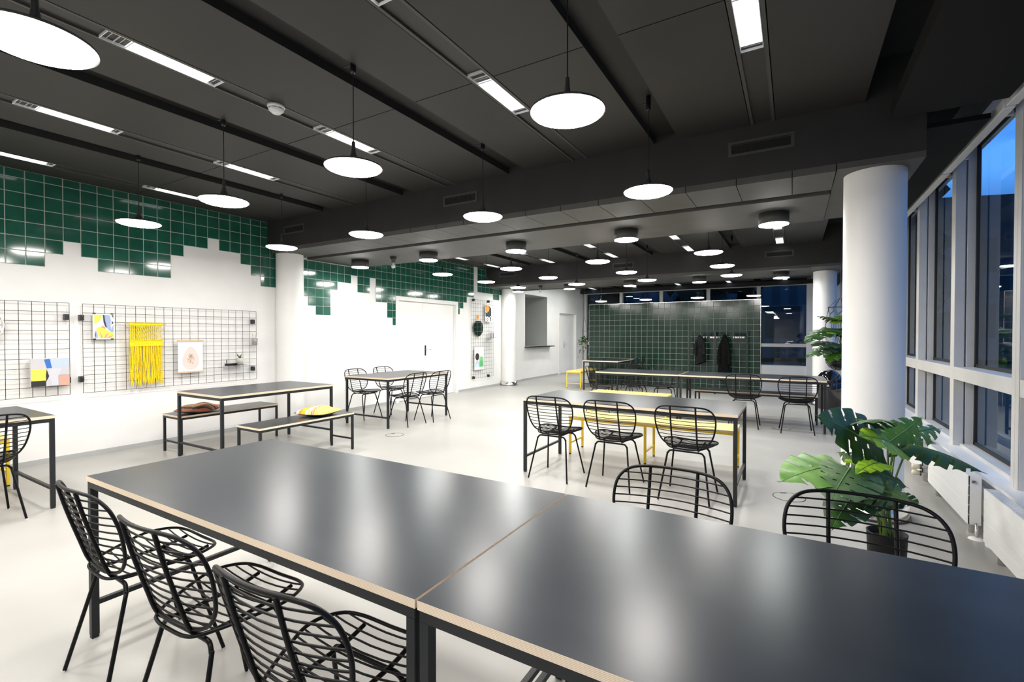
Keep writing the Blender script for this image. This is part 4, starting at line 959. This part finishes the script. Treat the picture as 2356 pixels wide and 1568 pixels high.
# coat rack
t = thing('coat_rack', 'slim black freestanding coat rack in front of the tiled partition', 'coat rack')
b = MB(); r_ = .016
for x in (-2.235, -.935):
    MB().box(x-r_, x+r_, 12.50-r_, 12.50+r_, 0, 1.495).build('post', 'frame', t)
MB().box(-1.575-r_, -1.575+r_, 12.03-r_, 12.03+r_, 0, 1.46).build('post', 'frame', t)
MB().box(-2.235, -.935, 12.485, 12.515, 1.465, 1.495).build('hanging_rail', 'frame', t)
MB().box(-1.59, -1.56, 12.03, 12.49, 1.43, 1.46).build('cross_rail', 'frame', t)
def coat(label, x, y, ztop, zbot, w_, m, seed, depth=.10):
    rr_ = random.Random(seed); t_ = thing('coat', label, 'coat', (x, y, 0), 0, 'dark coats on the rack')
    n_, mring = 22, 28; b_ = MB(); vs = []; fs = []
    ph = [rr_.uniform(0, 6) for _ in range(5)]
    for i in range(n_+1):
        s_ = i/n_; z = ztop+(zbot-ztop)*s_
        ww = w_*(.10+.55*min(1, s_/.22)**.7+.35*s_) * (1 if s_ < .93 else 1-.25*(s_-.93)/.07); dd = depth*(.25+.75*min(1, s_/.25))
        cx_ = .04*w_*math.sin(3*s_+ph[0])
        for k in range(mring):
            a_ = 2*math.pi*k/mring; fold = 1+.13*s_*math.sin(5*a_+ph[1]+2*s_)+.08*s_*math.sin(9*a_+ph[2])
            vs.append((cx_+ww*.5*math.cos(a_)*fold, dd*.5*math.sin(a_)*fold, z+(.05*(zbot-ztop)*-math.cos(a_+ph[3])*s_**6)))
    for i in range(n_):
        for k in range(mring):
            k2 = (k+1) % mring; fs.append((i*mring+k, (i+1)*mring+k, (i+1)*mring+k2, i*mring+k2))
    b_.add(vs, fs, 0, True); b_.add(vs[:mring], [tuple(range(mring))], 0, True); b_.build('body', m, t_)
    for sx_ in (-1, 1):
        p = [(sx_*w_*.16, -.01, ztop+(zbot-ztop)*.14), (sx_*w_*.36, -.035, ztop+(zbot-ztop)*.30), (sx_*w_*.42, -.05, ztop+(zbot-ztop)*.52), (sx_*w_*.40, -.045, ztop+(zbot-ztop)*.68)]
        MB().tube(spline(p, 5, False), [.022+.018*min(1, k/8) for k in range(16)], 10).build('sleeve', m, t_)
    MB().tube([(0, 0, ztop-.02), (0, 0, 1.50-.0), (.015, 0, 1.515), (.02, 0, 1.49)], .003, 5).build('hook', 'black', t_)
coat('short charcoal jacket hanging at the left of the coat rack', -1.985, 12.50, 1.40, .68, .24, 'cloth2', 2)
coat('long black coat hanging right of the middle post of the rack', -1.43, 12.50, 1.42, .33, .27, 'cloth', 4, .13)
def make_hanger():
    o_ = MB(); o_.tube([(0, 0, .0), (0, 0, -.03), (0, .01, -.05)], .002, 4).tube([(0, -.20, -.12), (0, -.02, -.055), (0, .02, -.055), (0, .20, -.12)], .007, 6).tube([(0, -.20, -.12), (0, .20, -.12)], .004, 5)
    o_.tube([(.0, -.015, -.005), (0, 0, .018), (0, .015, -.002)], .002, 4)
    for s_ in (-1, 1): o_.box(-.008, .008, s_*.12-.018, s_*.12+.018, -.165, -.115, 1)
    return o_.build('clothes_hanger', ['black', 'chrome'])
hang0 = None; hk = 0
for (xa, n_, nm) in ((-1.86, 1, 'single black clothes hanger between the jacket and the left hanger bunch'), (-1.73, 7, 'black clothes hangers bunched left of the middle post'), (-1.20, 9, 'black clothes hangers bunched at the right of the rack')):
    for k in range(n_):
        loc = (xa+k*.026, 12.50, 1.478)
        if hang0 is None: hang0 = make_hanger(); o = hang0
        else: o = hang0.copy(); C.objects.link(o)
        o.location = loc; o.rotation_euler = (0, 0, random.uniform(-.12, .12)); tag(o, nm if n_ == 1 else nm.replace('hangers bunched', 'hanger in the bunch'), 'clothes hanger', nm)
# black bin with dome
t = thing('waste_bin', 'tall black bin with glossy dome lid beside the far round column', 'bin', (.60, 10.78, 0))
MB().lathe([(.0, 0), (.19, 0), (.205, .01), (.205, .50), (.20, .51), (.0, .51)], 40).build('bin_body', 'gloss', t)
MB().lathe([(.207, .495), (.21, .50), (.21, .515)], 40).build('rim', 'black', t)
MB().lathe([(.205, .512)] + [(.205*math.cos(a_), .515+.225*math.sin(a_)) for a_ in [math.pi/2*k/14 for k in range(15)]], 40).build('dome_lid', 'gloss', t)

# ================================================================== OUTSIDE
t = thing('neighbour_building', 'dark flat-roofed building across the street seen through the side windows', 'building')
p0 = Vector((-1.0, 32.42, 0)) - Vector((.954, .30, 0)).normalized()*34; dv = Vector((.954, .30, 0)).normalized(); nv = Vector((-.30, .954, 0)).normalized(); hb = 9.0
q = [p0, p0+dv*80, p0+dv*80+nv*14, p0+nv*14]
b = MB(); b.add([tuple(v_) for v_ in q]+[(v_.x, v_.y, hb) for v_ in q], [(0, 1, 5, 4), (1, 2, 6, 5), (2, 3, 7, 6), (3, 0, 4, 7), (4, 5, 6, 7)]); b.build('block', 'facade', t)
b = MB()
for k in range(24):
    for fl in range(2):
        a_ = p0+dv*(1.5+k*3.2)-nv*.03; z0 = 1.2+fl*3.6
        pts = [a_, a_+dv*1.9, a_+dv*1.9, a_]; b.poly([(pts[0].x, pts[0].y, z0), (pts[1].x, pts[1].y, z0), (pts[2].x, pts[2].y, z0+1.9), (pts[3].x, pts[3].y, z0+1.9)])
b.build('dark_windows', 'gasket', t)
rr = random.Random(21)
for k in range(5):
    x = -19+k*5.4; y = 20.5+(k%2)*1.0; h_ = rr.uniform(6.5, 8)
    t = thing('garden_tree', 'dark evening tree outside the far windows, %s from the left' % (NAT+['sixth', 'seventh'])[k], 'tree', (x, y, 0), 0, 'trees outside the far windows')
    MB().tube([(0, 0, -.3), (.05, 0, 1.4), (0, .05, h_*.6)], [.18, .14, .06], 8).build('trunk', 'treeleaf', t)
    b = MB()
    for j in range(160):
        d_ = Vector((rr.gauss(0, 1), rr.gauss(0, 1), rr.gauss(0, 1))).normalized()*rr.uniform(.7, 1.0); p = Vector((d_.x*1.95, d_.y*1.95, h_*.55+d_.z*h_*.45)); s_ = rr.uniform(.35, .7)
        a1 = Vector((rr.gauss(0, 1), rr.gauss(0, 1), rr.gauss(0, 1))).normalized(); a2 = a1.cross(d_).normalized()
        b.add([p-a1*s_-a2*s_*.6, p+a1*s_-a2*s_*.5, p+a1*s_*.8+a2*s_, p-a1*s_*.7+a2*s_*.8], [(0, 1, 2, 3)])
    b.build('crown', 'treeleaf', t)
MB().box(-60, 70, 17.8, 70, -.35, -.25).box(1.8, 70, -12, 17.8, -.35, -.25).build('ground', 'asphalt', None, 'structure')
